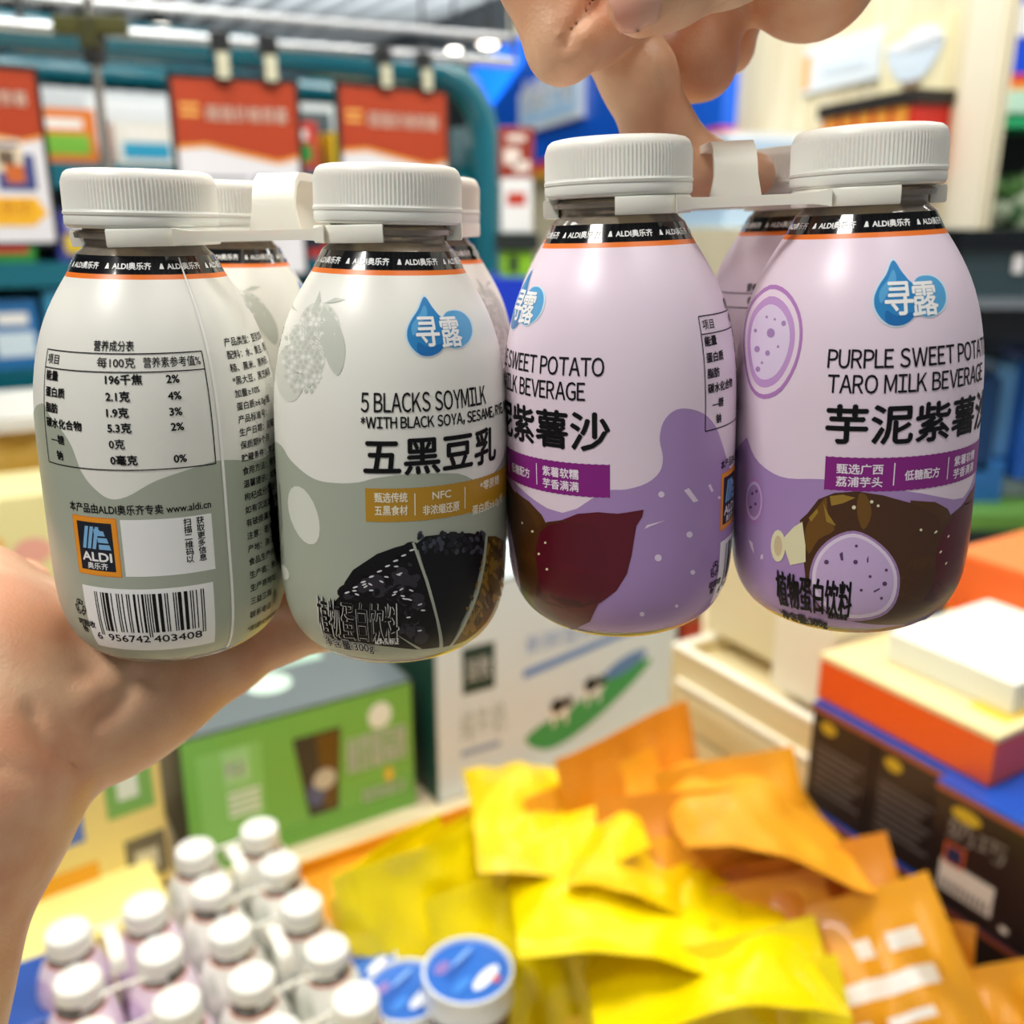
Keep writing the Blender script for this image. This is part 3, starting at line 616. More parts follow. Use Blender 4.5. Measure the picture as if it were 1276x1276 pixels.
# ------------------------------------------------------------------ pack carriers
def carrier_parts(root):
    zc = 0.1128; h = 0.0044
    def clip(cx, cy, a0, a1):
        b = MB(); n = 40; vs = []; fs = []
        for k in range(n + 1):
            a = R(a0 + (a1 - a0) * k / n)
            for r_, z in ((0.0155, zc), (0.0192, zc), (0.0195, zc + .0006), (0.0195, zc + h - .0006), (0.0192, zc + h), (0.0155, zc + h)):
                vs.append((cx + r_ * math.cos(a), cy + r_ * math.sin(a), z))
        for k in range(n):
            for q in range(6): fs.append((k * 6 + q, k * 6 + (q + 1) % 6, (k + 1) * 6 + (q + 1) % 6, (k + 1) * 6 + q))
        fs += [tuple(range(6)), tuple(reversed([n * 6 + q for q in range(6)]))]
        b.add(vs, fs, CARRY); b.build('neck_clip', root, True)
    s = SP / 2
    clip(-s, -s, -95, 185); clip(s, -s, -5, 275); clip(-s, s, -185, 95 ); clip(s, s, 85, 365)
    for sy in (-1, 1):
        b = MB(); n = 24; vs = []; fs = []
        for k in range(n + 1):
            f = k / n; x = -0.0190 + .038 * f; q = abs(2 * f - 1); w2 = .0014 + .0020 * q ** 6; hh = .0013 + .0009 * q ** 8
            yc = sy * (s + .0125 - .0035 * (1 - q * q)); zc2 = zc + h / 2
            vs += [(x, yc - w2, zc2 - hh), (x, yc + w2, zc2 - hh), (x, yc + w2, zc2 + hh), (x, yc - w2, zc2 + hh)]
        for k in range(n):
            for q in range(4): fs.append((k * 4 + q, k * 4 + (q + 1) % 4, k * 4 + 4 + (q + 1) % 4, k * 4 + 4 + q))
        fs += [(0, 1, 2, 3), tuple(reversed([n * 4 + q for q in range(4)]))]
        b.add(vs, fs, CARRY); b.build('cross_bar', root, True)
    b = MB(); w_ = 0.0058; y1 = s - .010; top = HB - .0012; path = [(y1 + .0005, zc + .001), (y1, .122), (y1 - .0008, top - .006), (y1 - .003, top - .0022), (y1 - .0075, top - .0002), (y1 - .012, top)]
    path = [(-y, z) for y, z in path] + [(y, z) for y, z in reversed(path)]
    vs = []; fs = []; t = .0011
    for i, (y, z) in enumerate(path):
        p, q = path[max(0, i - 1)], path[min(len(path) - 1, i + 1)]; dy, dz = q[0] - p[0], q[1] - p[1]; l = math.hypot(dy, dz); ny, nz = -dz / l * t, dy / l * t
        ww = w_ if 0 < i < len(path) - 1 else w_ + .0016
        vs += [(-ww, y + ny, z + nz), (ww, y + ny, z + nz), (ww, y - ny, z - nz), (-ww, y - ny, z - nz)]
    for i in range(len(path) - 1):
        for q in range(4): fs.append((i * 4 + q, i * 4 + (q + 1) % 4, i * 4 + 4 + (q + 1) % 4, i * 4 + 4 + q))
    fs += [(0, 1, 2, 3), tuple(reversed([len(vs) - 4 + q for q in range(4)]))]
    b.add(vs, fs, CARRY); b.build('handle', root, True)
car0 = thing('bottle_carrier', 'white plastic carrier clipped round the necks of the raised soymilk bottles', 'carrier', None, 'plastic neck carriers'); carrier_parts(car0)
car0.matrix_world = SOY_PACK @ Matrix.Translation((.0040, 0, 0))
c2 = copy_tree(car0); c2.matrix_world = PUR_PACK; c2['label'] = 'white plastic carrier hooked by a finger over the purple bottles'

# ================================================================== HANDS (one continuous skin each, grown from a distance field)
def surface_nets(f, lo, hi, h):
    ax = [np.arange(lo[i], hi[i] + h, h) for i in range(3)]
    X, Y, Z = np.meshgrid(*ax, indexing='ij'); S = f(X, Y, Z); n = S.shape
    ins = S < 0; c = tuple(k - 1 for k in n)
    cnt = np.zeros(c); acc = np.zeros(c + (3,)); g = np.indices(c).astype(float)
    corner = [(i, j, k) for i in (0, 1) for j in (0, 1) for k in (0, 1)]
    for a in corner:
        for b in corner:
            if a < b and sum(abs(p - q) for p, q in zip(a, b)) == 1:
                A = S[a[0]:a[0] + c[0], a[1]:a[1] + c[1], a[2]:a[2] + c[2]]; B = S[b[0]:b[0] + c[0], b[1]:b[1] + c[1], b[2]:b[2] + c[2]]
                m = (A < 0) != (B < 0); t = np.where(m, A / np.where(m, A - B, 1), 0)
                cnt += m
                for q in range(3): acc[..., q] += np.where(m, g[q] + a[q] + t * (b[q] - a[q]), 0)
    use = cnt > 0; idx = -np.ones(c, int); idx[use] = np.arange(use.sum())
    V = acc[use] / cnt[use][:, None] * h + np.array([a[0] for a in ax])
    faces = []
    for d in range(3):
        e = [0, 0, 0]; e[d] = 1; o1, o2 = [q for q in range(3) if q != d]
        sl0 = [slice(1, n[q] - 1) for q in range(3)]; sl0[d] = slice(0, n[d] - 1); sl1 = list(sl0); sl1[d] = slice(1, n[d])
        m = ins[tuple(sl0)] != ins[tuple(sl1)]; flip = ins[tuple(sl0)][m]
        p = np.argwhere(m); p[:, o1] += 1; p[:, o2] += 1
        q = []
        for da, db in ((-1, -1), (0, -1), (0, 0), (-1, 0)):
            r = p.copy(); r[:, o1] += da; r[:, o2] += db; q.append(idx[r[:, 0], r[:, 1], r[:, 2]])
        q = np.stack(q, 1); sgn = flip if d != 1 else ~flip
        q[~sgn] = q[~sgn][:, ::-1]; faces.append(q)
    return V, np.concatenate(faces)
def cone(X, Y, Z, a, b, ra, rb):
    """distance to a tapered limb from a to b"""
    a = np.array(a); b = np.array(b); d = b - a; L2 = float(d @ d) or 1e-12
    t = np.clip(((X - a[0]) * d[0] + (Y - a[1]) * d[1] + (Z - a[2]) * d[2]) / L2, 0, 1)
    return np.sqrt((X - a[0] - t * d[0]) ** 2 + (Y - a[1] - t * d[1]) ** 2 + (Z - a[2] - t * d[2]) ** 2) - (ra + (rb - ra) * t)
def smin(a, b, k):
    h = np.clip(0.5 + 0.5 * (b - a) / k, 0, 1); return b + (a - b) * h - k * h * (1 - h)
def chain(X, Y, Z, pts, k):
    d = None
    for (p, r1), (q, r2) in zip(pts, pts[1:]):
        c = cone(X, Y, Z, p, q, r1, r2); d = c if d is None else smin(d, c, k)
    return d
def groove(X, Y, Z, pts, wd):
    d = None
    for p, q in zip(pts, pts[1:]):
        c = cone(X, Y, Z, p, q, 0, 0); d = c if d is None else np.minimum(d, c)
    return np.exp(-(d / wd) ** 2)
def crease(X, Y, Z, pts, wd, dmax):
    """skin fold along a drawn line, on the side facing the viewer, wd in photo pixels"""
    vx, vy, vz = X - CAM.x, Y - CAM.y, Z - CAM.z; dd = np.maximum(vy * F.y + vz * F.z, .05)
    px = 638 + FPX * vx / dd; py = 638 - FPX * (vy * U.y + vz * U.z) / dd; d = None
    for (ax, ay), (bx, by) in zip(pts, pts[1:]):
        L2 = (bx - ax) ** 2 + (by - ay) ** 2; t = np.clip(((px - ax) * (bx - ax) + (py - ay) * (by - ay)) / L2, 0, 1)
        e = np.hypot(px - ax - t * (bx - ax), py - ay - t * (by - ay)); d = e if d is None else np.minimum(d, e)
    return np.exp(-(d / wd) ** 2) * (dd < dmax)
def skin():
    m = bpy.data.materials.new('skin'); m.use_nodes = True; nt = m.node_tree; b = nt.nodes['Principled BSDF']; N = nt.nodes.new; K = nt.links.new
    tc = N('ShaderNodeTexCoord'); n = N('ShaderNodeTexNoise'); n.inputs['Scale'].default_value = 38; n.inputs['Detail'].default_value = 5
    K(tc.outputs['Object'], n.inputs['Vector'])
    r = N('ShaderNodeValToRGB'); r.color_ramp.elements[0].position = .36; r.color_ramp.elements[1].position = .66
    r.color_ramp.elements[0].color = lin('#d79a76'); r.color_ramp.elements[1].color = lin('#e6bd98')
    K(n.outputs['Fac'], r.inputs['Fac']); K(r.outputs['Color'], b.inputs['Base Color'])
    b.inputs['Roughness'].default_value = .42; b.inputs['Subsurface Weight'].default_value = .12; b.inputs['Subsurface Scale'].default_value = .004; b.inputs['Subsurface Radius'].default_value = (1, .35, .2)
    v = N('ShaderNodeTexVoronoi'); v.inputs['Scale'].default_value = 900; K(tc.outputs['Object'], v.inputs['Vector'])
    n3 = N('ShaderNodeTexNoise'); n3.inputs['Scale'].default_value = 260; K(tc.outputs['Object'], n3.inputs['Vector'])
    ad = N('ShaderNodeMath'); ad.operation = 'ADD'; K(v.outputs['Distance'], ad.inputs[0]); K(n3.outputs['Fac'], ad.inputs[1])
    bp = N('ShaderNodeBump'); bp.inputs['Strength'].default_value = .11; bp.inputs['Distance'].default_value = .0008
    K(ad.outputs[0], bp.inputs['Height']); K(bp.outputs['Normal'], b.inputs['Normal'])
    return m
SKIN = skin()
def grow(name, f, lo, hi, h, parent):
    V, Q = surface_nets(f, lo, hi, h)
    me = bpy.data.meshes.new(name); me.from_pydata(V.tolist(), [], Q.tolist()); me.materials.append(SKIN)
    bm = bmesh.new(); bm.from_mesh(me); bmesh.ops.recalc_face_normals(bm, faces=bm.faces)
    for _ in range(3): bmesh.ops.smooth_vert(bm, verts=bm.verts, factor=.5, use_axis_x=True, use_axis_y=True, use_axis_z=True)
    bm.to_mesh(me); bm.free()
    me.polygons.foreach_set('use_smooth', [True] * len(me.polygons)); me.update()
    o = bpy.data.objects.new(name, me); COL.objects.link(o); o.parent = parent; return o
def nail(M, wd, ln, parent):
    """curved fingernail, local x across, z along, facing -y"""
    vs = []; fs = []; nx, nz = 10, 10
    for j in range(nz + 1):
        v = j / nz
        for i in range(nx + 1):
            u = i / nx * 2 - 1; x = u * wd / 2 * (1 - .25 * max(0, v - .75) * 4 * abs(u)) ; zz = v * ln - (u * u) * .0012 * (1 if v > .5 else -1)
            vs.append((x, u * u * wd * .22 + (v - .4) ** 2 * .0012, zz))
    for j in range(nz):
        for i in range(nx): k = j * (nx + 1) + i; fs.append((k, k + 1, k + nx + 2, k + nx + 1))
    b = MB(); b.add(vs, fs, mat('#dfa892', 0.25, sss=0.2), M); o = b.build('fingernail', parent, True)
    so = o.modifiers.new('thickness', 'SOLIDIFY'); so.thickness = .0006; so.offset = -1; return o

# --- the supporting hand: palm up under the soymilk pack, arm coming from below
def pr(px, py, d, r): return (P(px, py, d), r)
def w3(x, y, z, r): return ((x, y, z), r)
def left_field(X, Y, Z):
    wr = pr(-52, 985, .262, .0290)
    arm = chain(X, Y, Z, [wr, pr(-205, 1300, .250, .0350), w3(-.225, .10, 1.000, .040), w3(-.29, -.02, .86, .043)], .02)
    arm2 = chain(X, Y, Z, [pr(0, 900, .278, .0200), pr(-135, 1180, .262, .026)], .02)
    d = smin(arm, arm2, .012)
    heel = chain(X, Y, Z, [wr, pr(-32, 850, .273, .0255), pr(-45, 770, .300, .0235)], .02)                       # ball of the thumb
    thumb = chain(X, Y, Z, [pr(-45, 770, .300, .0215), pr(-8, 765, .335, .0150), pr(18, 748, .360, .0122), pr(30, 728, .382, .0105)], .01)
    hypo = chain(X, Y, Z, [pr(52, 905, .280, .0185), pr(110, 880, .290, .0190), pr(170, 850, .298, .0176), pr(274, 815, .314, .0145)], .02)
    mid = chain(X, Y, Z, [pr(20, 905, .280, .020), pr(120, 830, .308, .0165), pr(230, 797, .336, .0130)], .02)
    mid2 = chain(X, Y, Z, [pr(-10, 880, .280, .020), pr(70, 815, .322, .0160), pr(140, 782, .366, .0128)], .02)
    d = smin(d, heel, .016); d = smin(d, hypo, .007); d = smin(d, mid, .018); d = smin(d, mid2, .018); d = smin(d, thumb, .010)
    pinky = chain(X, Y, Z, [pr(274, 815, .314, .0125), pr(350, 789, .322, .0098), pr(405, 777, .325, .0088), pr(440, 768, .328, .0078)], .004)
    ring = chain(X, Y, Z, [pr(230, 797, .336, .0122), pr(335, 765, .352, .0102), pr(400, 748, .364, .0092), pr(440, 736, .374, .0082)], .004)
    midf = chain(X, Y, Z, [pr(185, 785, .352, .0122), pr(285, 746, .384, .0102), pr(350, 725, .405, .0094), pr(390, 712, .420, .0084)], .004)
    idx = chain(X, Y, Z, [pr(140, 782, .366, .0120), pr(210, 738, .410, .0102), pr(258, 718, .436, .0094), pr(285, 706, .452, .0084)], .004)
    fing = smin(smin(pinky, ring, .002), smin(midf, idx, .002), .002)
    d = smin(d, fing, .006)
    # creases: thumb line, palm crease, wrist lines
    d = d + .0019 * crease(X, Y, Z, [(172, 846), (154, 870), (136, 888), (112, 898)], 10, .31)
    d = d + .0016 * crease(X, Y, Z, [(100, 838), (130, 842), (165, 846)], 7, .31)
    d = d + .0022 * crease(X, Y, Z, [(36, 880), (48, 915), (72, 945), (98, 958)], 7, .30)
    d = d + .0009 * crease(X, Y, Z, [(82, 905), (92, 930), (94, 948)], 5, .30)
    d = d + .0011 * crease(X, Y, Z, [(112, 905), (118, 930), (117, 948)], 5, .30)
    d = d + .0010 * crease(X, Y, Z, [(0, 955), (40, 968), (80, 985)], 6, .30)
    d = d - .0016 * crease(X, Y, Z, [(112, 862), (140, 846)], 18, .31)
    return d
lh = thing('person_hand', 'bare open hand with forearm, palm up under the white soymilk bottles', 'hand', Matrix.Translation((0, 0, 0)))
grow('palm_and_forearm', left_field, (-.36, -.10, .82), (-.02, .50, 1.25), .0017, lh)

# --- the gripping hand: finger hooked through the purple pack's carrier
def right_field(X, Y, Z):
    index = chain(X, Y, Z, [pr(790, -150, .262, .0118), pr(672, -30, .252, .0112), pr(700, 58, .252, .0093), pr(742, 40, .262, .0090), pr(800, 0, .276, .0080)], .003)
    thumb = chain(X, Y, Z, [pr(1040, -110, .258, .0140), pr(905, -52, .246, .0112), pr(835, -18, .238, .0096), pr(797, 2, .236, .0084)], .004)
    middle = chain(X, Y, Z, [pr(850, -160, .295, .0125), pr(762, 40, .287, .0112), pr(795, 95, .286, .0112), pr(822, 165, .288, .0105), pr(868, 207, .290, .0088), pr(938, 218, .291, .0070)], .004)
    ring = chain(X, Y, Z, [pr(930, -140, .305, .0122), pr(893, 0, .298, .0105), pr(872, 78, .300, .0110), pr(838, 88, .306, .0098), pr(812, 40, .312, .0085)], .004)
    pink = chain(X, Y, Z, [pr(985, -120, .322, .0105), pr(915, 20, .322, .0092), pr(906, 58, .322, .0088), pr(870, 40, .326, .0080)], .003)
    palm = chain(X, Y, Z, [pr(800, -165, .266, .0140), pr(870, -175, .295, .0160), pr(940, -160, .312, .0150), pr(1000, -140, .325, .0125)], .014)
    palm2 = chain(X, Y, Z, [pr(1040, -110, .258, .0185), pr(1010, -40, .290, .0175), pr(1060, -140, .325, .017)], .014)
    palm3 = chain(X, Y, Z, [pr(870, -185, .290, .0180), pr(1080, -180, .285, .0240), pr(1240, -330, .27, .0270), pr(1500, -700, .26, .0340), pr(1750, -1100, .25, .040)], .02)
    palm4 = chain(X, Y, Z, [pr(985, -130, .318, .0150), pr(1140, -200, .295, .0230)], .02)
    palm = smin(smin(palm, palm2, .014), smin(palm3, palm4, .014), .014)
    f = smin(smin(index, middle, .0012), smin(ring, pink, .0012), .0012)
    d = smin(palm, f, .007); d = smin(d, thumb, .0014)
    d = d + .0026 * crease(X, Y, Z, [(703, 60), (711, 38), (738, 4)], 6, .268)
    d = d + .0007 * crease(X, Y, Z, [(768, 62), (782, 48)], 4, .272)
    d = d + .0006 * crease(X, Y, Z, [(735, 118), (775, 108)], 4, .285)
    return d
rh = thing('person_hand', 'bare hand reaching down from above, thumb pressed on bent fingers, hooking the purple pack', 'hand', Matrix.Translation((0, 0, 0)))
grow('palm_and_wrist', right_field, (-.02, .14, 1.30), (.36, .38, 1.66), .0014, rh)
n0 = P(793, 2, .2268)
zax = (P(760, 18, .236) - P(835, -18, .238)).normalized(); toc = (CAM - n0).normalized(); xx = zax.cross(-toc).normalized(); yy = zax.cross(xx).normalized()
Mn = Matrix(((xx.x, yy.x, zax.x, 0), (xx.y, yy.y, zax.y, 0), (xx.z, yy.z, zax.z, 0), (0, 0, 0, 1)))
if (Mn.to_3x3() @ Vector((0, -1, 0))).dot(toc) < 0: Mn = Mn @ Matrix.Rotation(math.pi, 4, 'Z')
NAILM = Matrix.Translation(n0 - zax * .0065) @ Mn
nail(NAILM, .0125, .0130, rh)

# ================================================================== STORE
A2 = Vector((0.857, 0.515, 0)).normalized(); B2 = Vector((0.515, -0.857, 0)).normalized()
TZ = 0.565
def structbox(name, lo, hi, m, M=None): return struct(MB().box(lo, hi, m, M), name)
structbox('floor', (-5, -2, -0.05), (5, 12, 0), mat('#b9b6ae', .35, noise=.12, nscale=3))
structbox('wall_back', (-5, 11, 0), (5, 11.1, 2.7), mat('#3c4246', .8))
structbox('wall_left', (-5.1, -2, 0), (-5, 12, 2.7), mat('#8d9290', .8))
structbox('ceiling', (-5, -2, 2.72), (5, 12, 2.8), mat('#8c9294', .7))
fr = frame((0, 7, 2.70), B2)
cb = MB()
for k in range(44):
    y = -4.4 + k * .2; cb.box((-7, y, -.06), (7, y + .09, .02), mat('#a9aeb0', .5, metal=.3), fr)
struct(cb, 'trim_1')
db = MB()
db.box((-7, -.3, -.32), (7, .25, -.08), mat('#22272a', .6), frame((.2, 6.6, 2.70), B2)); db.box((-7, -.2, -.25), (7, .1, -.08), mat('#2c3134', .6), frame((1.2, 6.9, 2.70), B2))
struct(db, 'trim_2')
lampm = mat('#fff6e6', .4, emit=9.0)
def spot(px, py, d, r, label):
    p = P(px, py, d); t = thing('ceiling_spot', label, 'lamp', Matrix.Translation(p), 'round spots below the ceiling')
    b = MB(); b.lathe([(.004, r * 1.9), (r * .7, r * 1.9), (r * .9, r * .8), (r * 1.1, 0)], mat('#202426', .5), n=24); b.tube([(0, 0, r * 1.9), (0, 0, 2.7 - p.z)], .008, mat('#202426', .5)); b.build('housing', t, True)
    e = MB(); e.lathe([(.0005, -.012), (r * .7, -.009), (r * 1.02, .002)], lampm, n=24); e.build('lamp_disc', t, True)
for px, py, d, r, lb in ((608, 55, 4.2, .045, 'bright round ceiling spot right above the teal cabinet corner'), (527, 76, 4.6, .034, 'small bright ceiling spot over the third hanging notice'),
                         (200, 33, 4.0, .042, 'bright ceiling spot beyond the clamp of the chrome pole'), (197, 68, 4.6, .040, 'bright ceiling spot low beside the second hanging notice'), (566, 62, 5.0, .035, 'pale ceiling spot between the two over the teal cabinet')): spot(px, py, d, r, lb)

# --- angled panelled wall on the far side
WD = Vector((0.277, -0.96, 0)).normalized(); W0 = Vector((0.10, 5.31, 0)); WF = frame(W0, WD); WI = WF.inverted()
def WL(px, py):
    o = WI @ CAM; r = WI.to_3x3() @ ray(px, py); p = o + r * (-o.y / r.y); return p.x, p.z
xr = WL(1238, 150)[0]
wb = MB(); bw = wood('#dccfa8', '#efe6c8', 5, 2, rough=.5)
x = -0.4
while x < xr - .01:
    x2 = min(x + .12, xr); wb.box((x, .0, 0), (x2 - .004, .02, 2.72), bw, WF); x = x2
wb.box((-.4, .012, 0), (xr, .024, 2.72), mat('#b8a986', .6), WF)
struct(wb, 'wall_right')
pil = MB(); xa = WL(1196, 150)[0]; pil.box((xa, -.008, 0), (xr, .0, 2.72), mat('#f1ead2', .45), WF); pil.box((xr, -.008, 0), (xr + .006, .008, 2.72), mat('#e4dabb', .5), WF); pil.box((xr, .008, 0), (xr + .006, .012, 2.72), mat('#3a3a34', .5), WF); pil.box((xr, .012, 0), (xr + .006, .024, 2.72), mat('#dcd2b2', .5), WF); struct(pil, 'trim_3')
def wallsign(name, label, cat, boxes):
    b = MB()
    for x0, z0, x1, z1, y0, y1, m in boxes: b.box((x0, y0, z0), (x1, y1, z1), m, WF)
    return solo(b, name, label, cat)
xl, _ = WL(598, 180); xq, zq = WL(917, 158); zt = zq + .62
t = thing('wall_panel', 'big blue wall panel with red, orange and yellow stripe along its foot', 'sign')
b = MB(); b.box((xl, -.05, zq), (xq, .0, zt), mat('#0a64e6', .25, coat=.4), WF); b.build('board', t)
b = MB()
for k, c_ in enumerate(('#f6c23a', '#f08a2a', '#e8503a', '#d8306a')): b.box((xl, -.053, zq - .075 + k * .019), (xq, .0, zq - .075 + (k + 1) * .019), mat(c_, .4), WF)
b.build('rainbow_stripe', t)
s0 = WL(664, 178); s1 = WL(742, 150); sz0 = (WL(668, 168)[1] + WL(742, 145)[1]) / 2; sz1 = WL(700, 104)[1]
b = MB(); b.box((s0[0], -.075, sz0), (s1[0], -.05, sz1), mat('#e8f2fa', .4), WF); b.box((s0[0] + .05, -.079, sz0 + .03), (s1[0] - .05, -.07, sz1 - .03), mat('#a9d2f4', .4), WF)
for k, c_ in enumerate('惊喜好物'): print_text(b, c_, s0[0] + .08 + k * (s1[0] - s0[0] - .14) / 4, sz0 + .09, .17, mat('#ffffff', .4), WF, y=-.0805, bold=.04, width=(s1[0] - s0[0] - .14) / 4 * .86)
b.build('name_plate', t)
# pictures on the panelled wall
x0, z0 = WL(1003, 118); x1, z1 = WL(1104, 32)
b = MB(); b.box((x0, -.012, z0), (x1, .002, z1), mat('#dfe8ee', .5), WF); b.box((x0 + .004, -.014, z0 + .01), (x0 + (x1 - x0) * .11, -.01, z1 - .2 * (z1 - z0)), mat('#f2b064', .5), WF); b.box((x0 + .3 * (x1 - x0), -.014, z0 + .05), (x1 - .05, -.01, z0 + .3 * (z1 - z0)), mat('#cfdde8', .5), WF)
solo(b, 'wall_poster', 'pale poster with an orange strip on the cream panelled wall', 'poster')
x0, z0 = WL(1100, 118); x1, z1 = WL(1194, 18); w_, h_ = x1 - x0, z1 - z0
b = MB(); b.box((x0, -.010, z0 - .05), (x1, .002, z1), mat('#efe6bc', .5), WF)
bowl = [(x0 + w_ * u, z0 + h_ * v) for u, v in ((.06, .70), (.12, .45), (.25, .22), (.38, .10), (.62, .10), (.76, .24), (.88, .48), (.94, .72))]
b.add([(p, -.014, q) for p, q in bowl], [tuple(range(8))], mat('#d7e6f2', .4), WF)
b.add([(p, -.016, q) for p, q in disc(x0 + w_ * .5, z0 + h_ * .72, w_ * .44, h_ * .10)], [tuple(range(24))], mat('#f6f8fa', .4), WF)
b.add([(p, -.018, q) for p, q in disc(x0 + w_ * .62, z0 + h_ * .80, w_ * .26, h_ * .14)], [tuple(range(24))], mat('#eef4fa', .4), WF)
b.add([(x0 + w_ * u, -.0142, z0 + h_ * v) for u, v in ((.34, .12), (.66, .12), (.60, -.02), (.40, -.02))], [(0, 1, 2, 3)], mat('#8a7458', .5), WF)
solo(b, 'wall_picture', 'wall picture of a pale blue bowl on a cream ground', 'picture')
x0, z0 = WL(1066, 168); x1, z1 = WL(1186, 131); b = MB(); b.box((x0, -.10, z0 - .12), (x1, .0, z1 + .0), mat('#d0281c', .4), WF); b.box((x0 - .01, -.11, z1), (x1 + .01, .0, z1 + .03), mat('#221c18', .5), WF)
for k in range(5): b.box((x0 + .02 + k * (x1 - x0) / 5.2, -.104, z0 - .02), (x0 + .02 + (k + .7) * (x1 - x0) / 5.2, -.10, z0 + .06), mat('#f0a03a', .5), WF)
solo(b, 'menu_sign', 'red box sign with dark top edge on the cream wall', 'sign')
x0, z0 = WL(945, 197); x1, z1 = WL(1010, 176); b = MB(); b.box((x0, -.25, z0 - .2), (x1, -.02, z1), mat('#aac8e6', .4), WF); b.box((x0, -.255, z1), (x1, -.015, z1 + .02), mat('#dfeaf4', .4), WF); solo(b, 'blue_carton', 'pale blue carton standing low against the cream panelled wall', 'box')
b = MB(); b.box((x0 - .15, -.30, 0), (x1 + .3, -.005, z0 - .2), bw, WF); solo(b, 'wall_counter', 'cream wooden counter along the panelled wall under the pale blue carton', 'counter')

# --- boxes given by where they stand: front face between two pixels on the plane y = Y
def pxbox(mb, x0, y0, x1, y1, Y, dep, m, bev=0.0):
    a = PY(x0, y1, Y); b_ = PY(x1, y0, Y); xa, xb = PY((x0), (y0 + y1) / 2, Y).x, PY((x1), (y0 + y1) / 2, Y).x
    mb.box((xa, Y, PY(x0, y1, Y).z), (xb, Y + dep, b_.z), m, None, bev); return mb
# --- teal promotional cabinet with shelves
cz = PY(590, 92, 2.6).z; c0 = PY(604, 200, 2.6); CF = frame((c0.x, 2.6, 0), A2)
TEAL = mat('#0a6172', .2, coat=.6); TEALD = mat('#0b4a52', .4); TEALG = mat('#0d6e66', .4)
t = thing('display_cabinet', 'large teal display cabinet with rounded upper corner and shelves behind the hanging notices', 'cabinet')
b = MB(); Wc = 2.4; pts = []
rc = .16
pts = [(0, 0, 0), (0, 0, cz - rc)] + [(-rc + rc * math.cos(R(a)), 0, cz - rc + rc * math.sin(R(a))) for a in range(10, 91, 10)] + [(-Wc, 0, cz)]
b.tube(pts, .038, TEAL, CF, n=14); b.tube([(x_, .5, z_) for x_, _, z_ in pts], .03, TEAL, CF, n=10)
b.tube([(-1.25, 0, 0), (-1.25, 0, cz)], .02, TEAL, CF); b.build('tube_frame', t, True)
b = MB(); b.box((-Wc, .5, .0), (-.02, .53, cz - .06), TEALG, CF); b.box((-.03, .02, 0), (-.01, .5, cz - .12), TEAL, CF); b.build('back_panel', t)
for z in (.55, .98, 1.20, 1.40):
    b = MB(); b.box((-Wc, .03, z - .012), (-.03, .5, z + .012), TEALD, CF); b.box((-Wc, .015, z - .03), (-.03, .03, z + .02), TEAL, CF); b.build('shelf', t)
b = MB(); b.box((-Wc, .30, cz - .20), (-.06, .33, cz - .06), mat('#c9d2d6', .4), CF)
for k, (u, c_) in enumerate(((.3, '#49585e'), (.7, '#e8eef0'), (1.05, '#c8303a'), (1.5, '#f2f4f4'), (1.9, '#5a6a70'))): b.box((-u - .2, .296, cz - .18), (-u, .30, cz - .08), mat(c_, .5), CF)
b.build('header_picture', t)
words_ = [('#2f8f3a', 'green'), ('#e2c21c', 'yellow'), ('#c8362c', 'red'), ('#3b3f96', 'indigo'), ('#e8e6de', 'white'), ('#e07a22', 'orange'), ('#28a0c8', 'sky-blue'), ('#6a3a2a', 'brown'), ('#18283c', 'navy'), ('#78b83c', 'lime')]
def carton(M, w_, d_, h_, c_, c2_, name, label, cat, group=None):
    t = thing(name, label, cat, M, group); b = MB(); b.box((-w_ / 2, 0, 0), (w_ / 2, d_, h_), mat(c_, .4), None, .003); b.box((-w_ * .38, -.0006, h_ * .2), (w_ * .38, .002, h_ * .55), mat(c2_, .4)); b.box((-w_ * .3, -.0006, h_ * .65), (w_ * .3, .002, h_ * .82), mat('#f2f0ea', .4))
    b.build('carton', t); return t
for k in range(10):
    c_, n_ = words_[k]; x_ = -.16 - k * .165; c2_ = words_[(k * 3 + 4) % 10][0]
    carton(CF @ Matrix.Translation((x_, .06, 1.415)), .13, .12, .075 + .02 * (k % 3), c_, c2_, 'snack_carton', f'blurred {n_} snack carton on the top shelf of the teal cabinet', 'box', 'cartons on the top shelf of the teal cabinet')
for k in range(10):
    c_, n_ = words_[(k * 7 + 8) % 10]; x_ = -.14 - k * .165
    carton(CF @ Matrix.Translation((x_, .06, 1.212)), .12, .12, .13 - .015 * (k % 2), c_, words_[(k + 6) % 10][0], 'snack_carton', f'blurred {n_} snack carton on the second shelf of the teal cabinet', 'box', 'cartons on the second shelf of the teal cabinet')
for k in range(7):
    x_ = -1.02 - k * .115; c_ = ('#3ea0cc', '#1d6fae', '#62b4d6', '#2a86b8', '#e8ecea', '#1c74a8', '#4aa8d0')[k]
    carton(CF @ Matrix.Translation((x_, .05, .992)), .10, .14, .17 - .02 * (k % 2), c_, '#d8e8f0', 'drink_carton', f'{("sky-blue", "deep blue", "pale blue", "mid blue", "white", "dark blue", "aqua")[k]} drink carton on the low shelf of the teal cabinet', 'box', 'cartons on the low shelf of the teal cabinet')

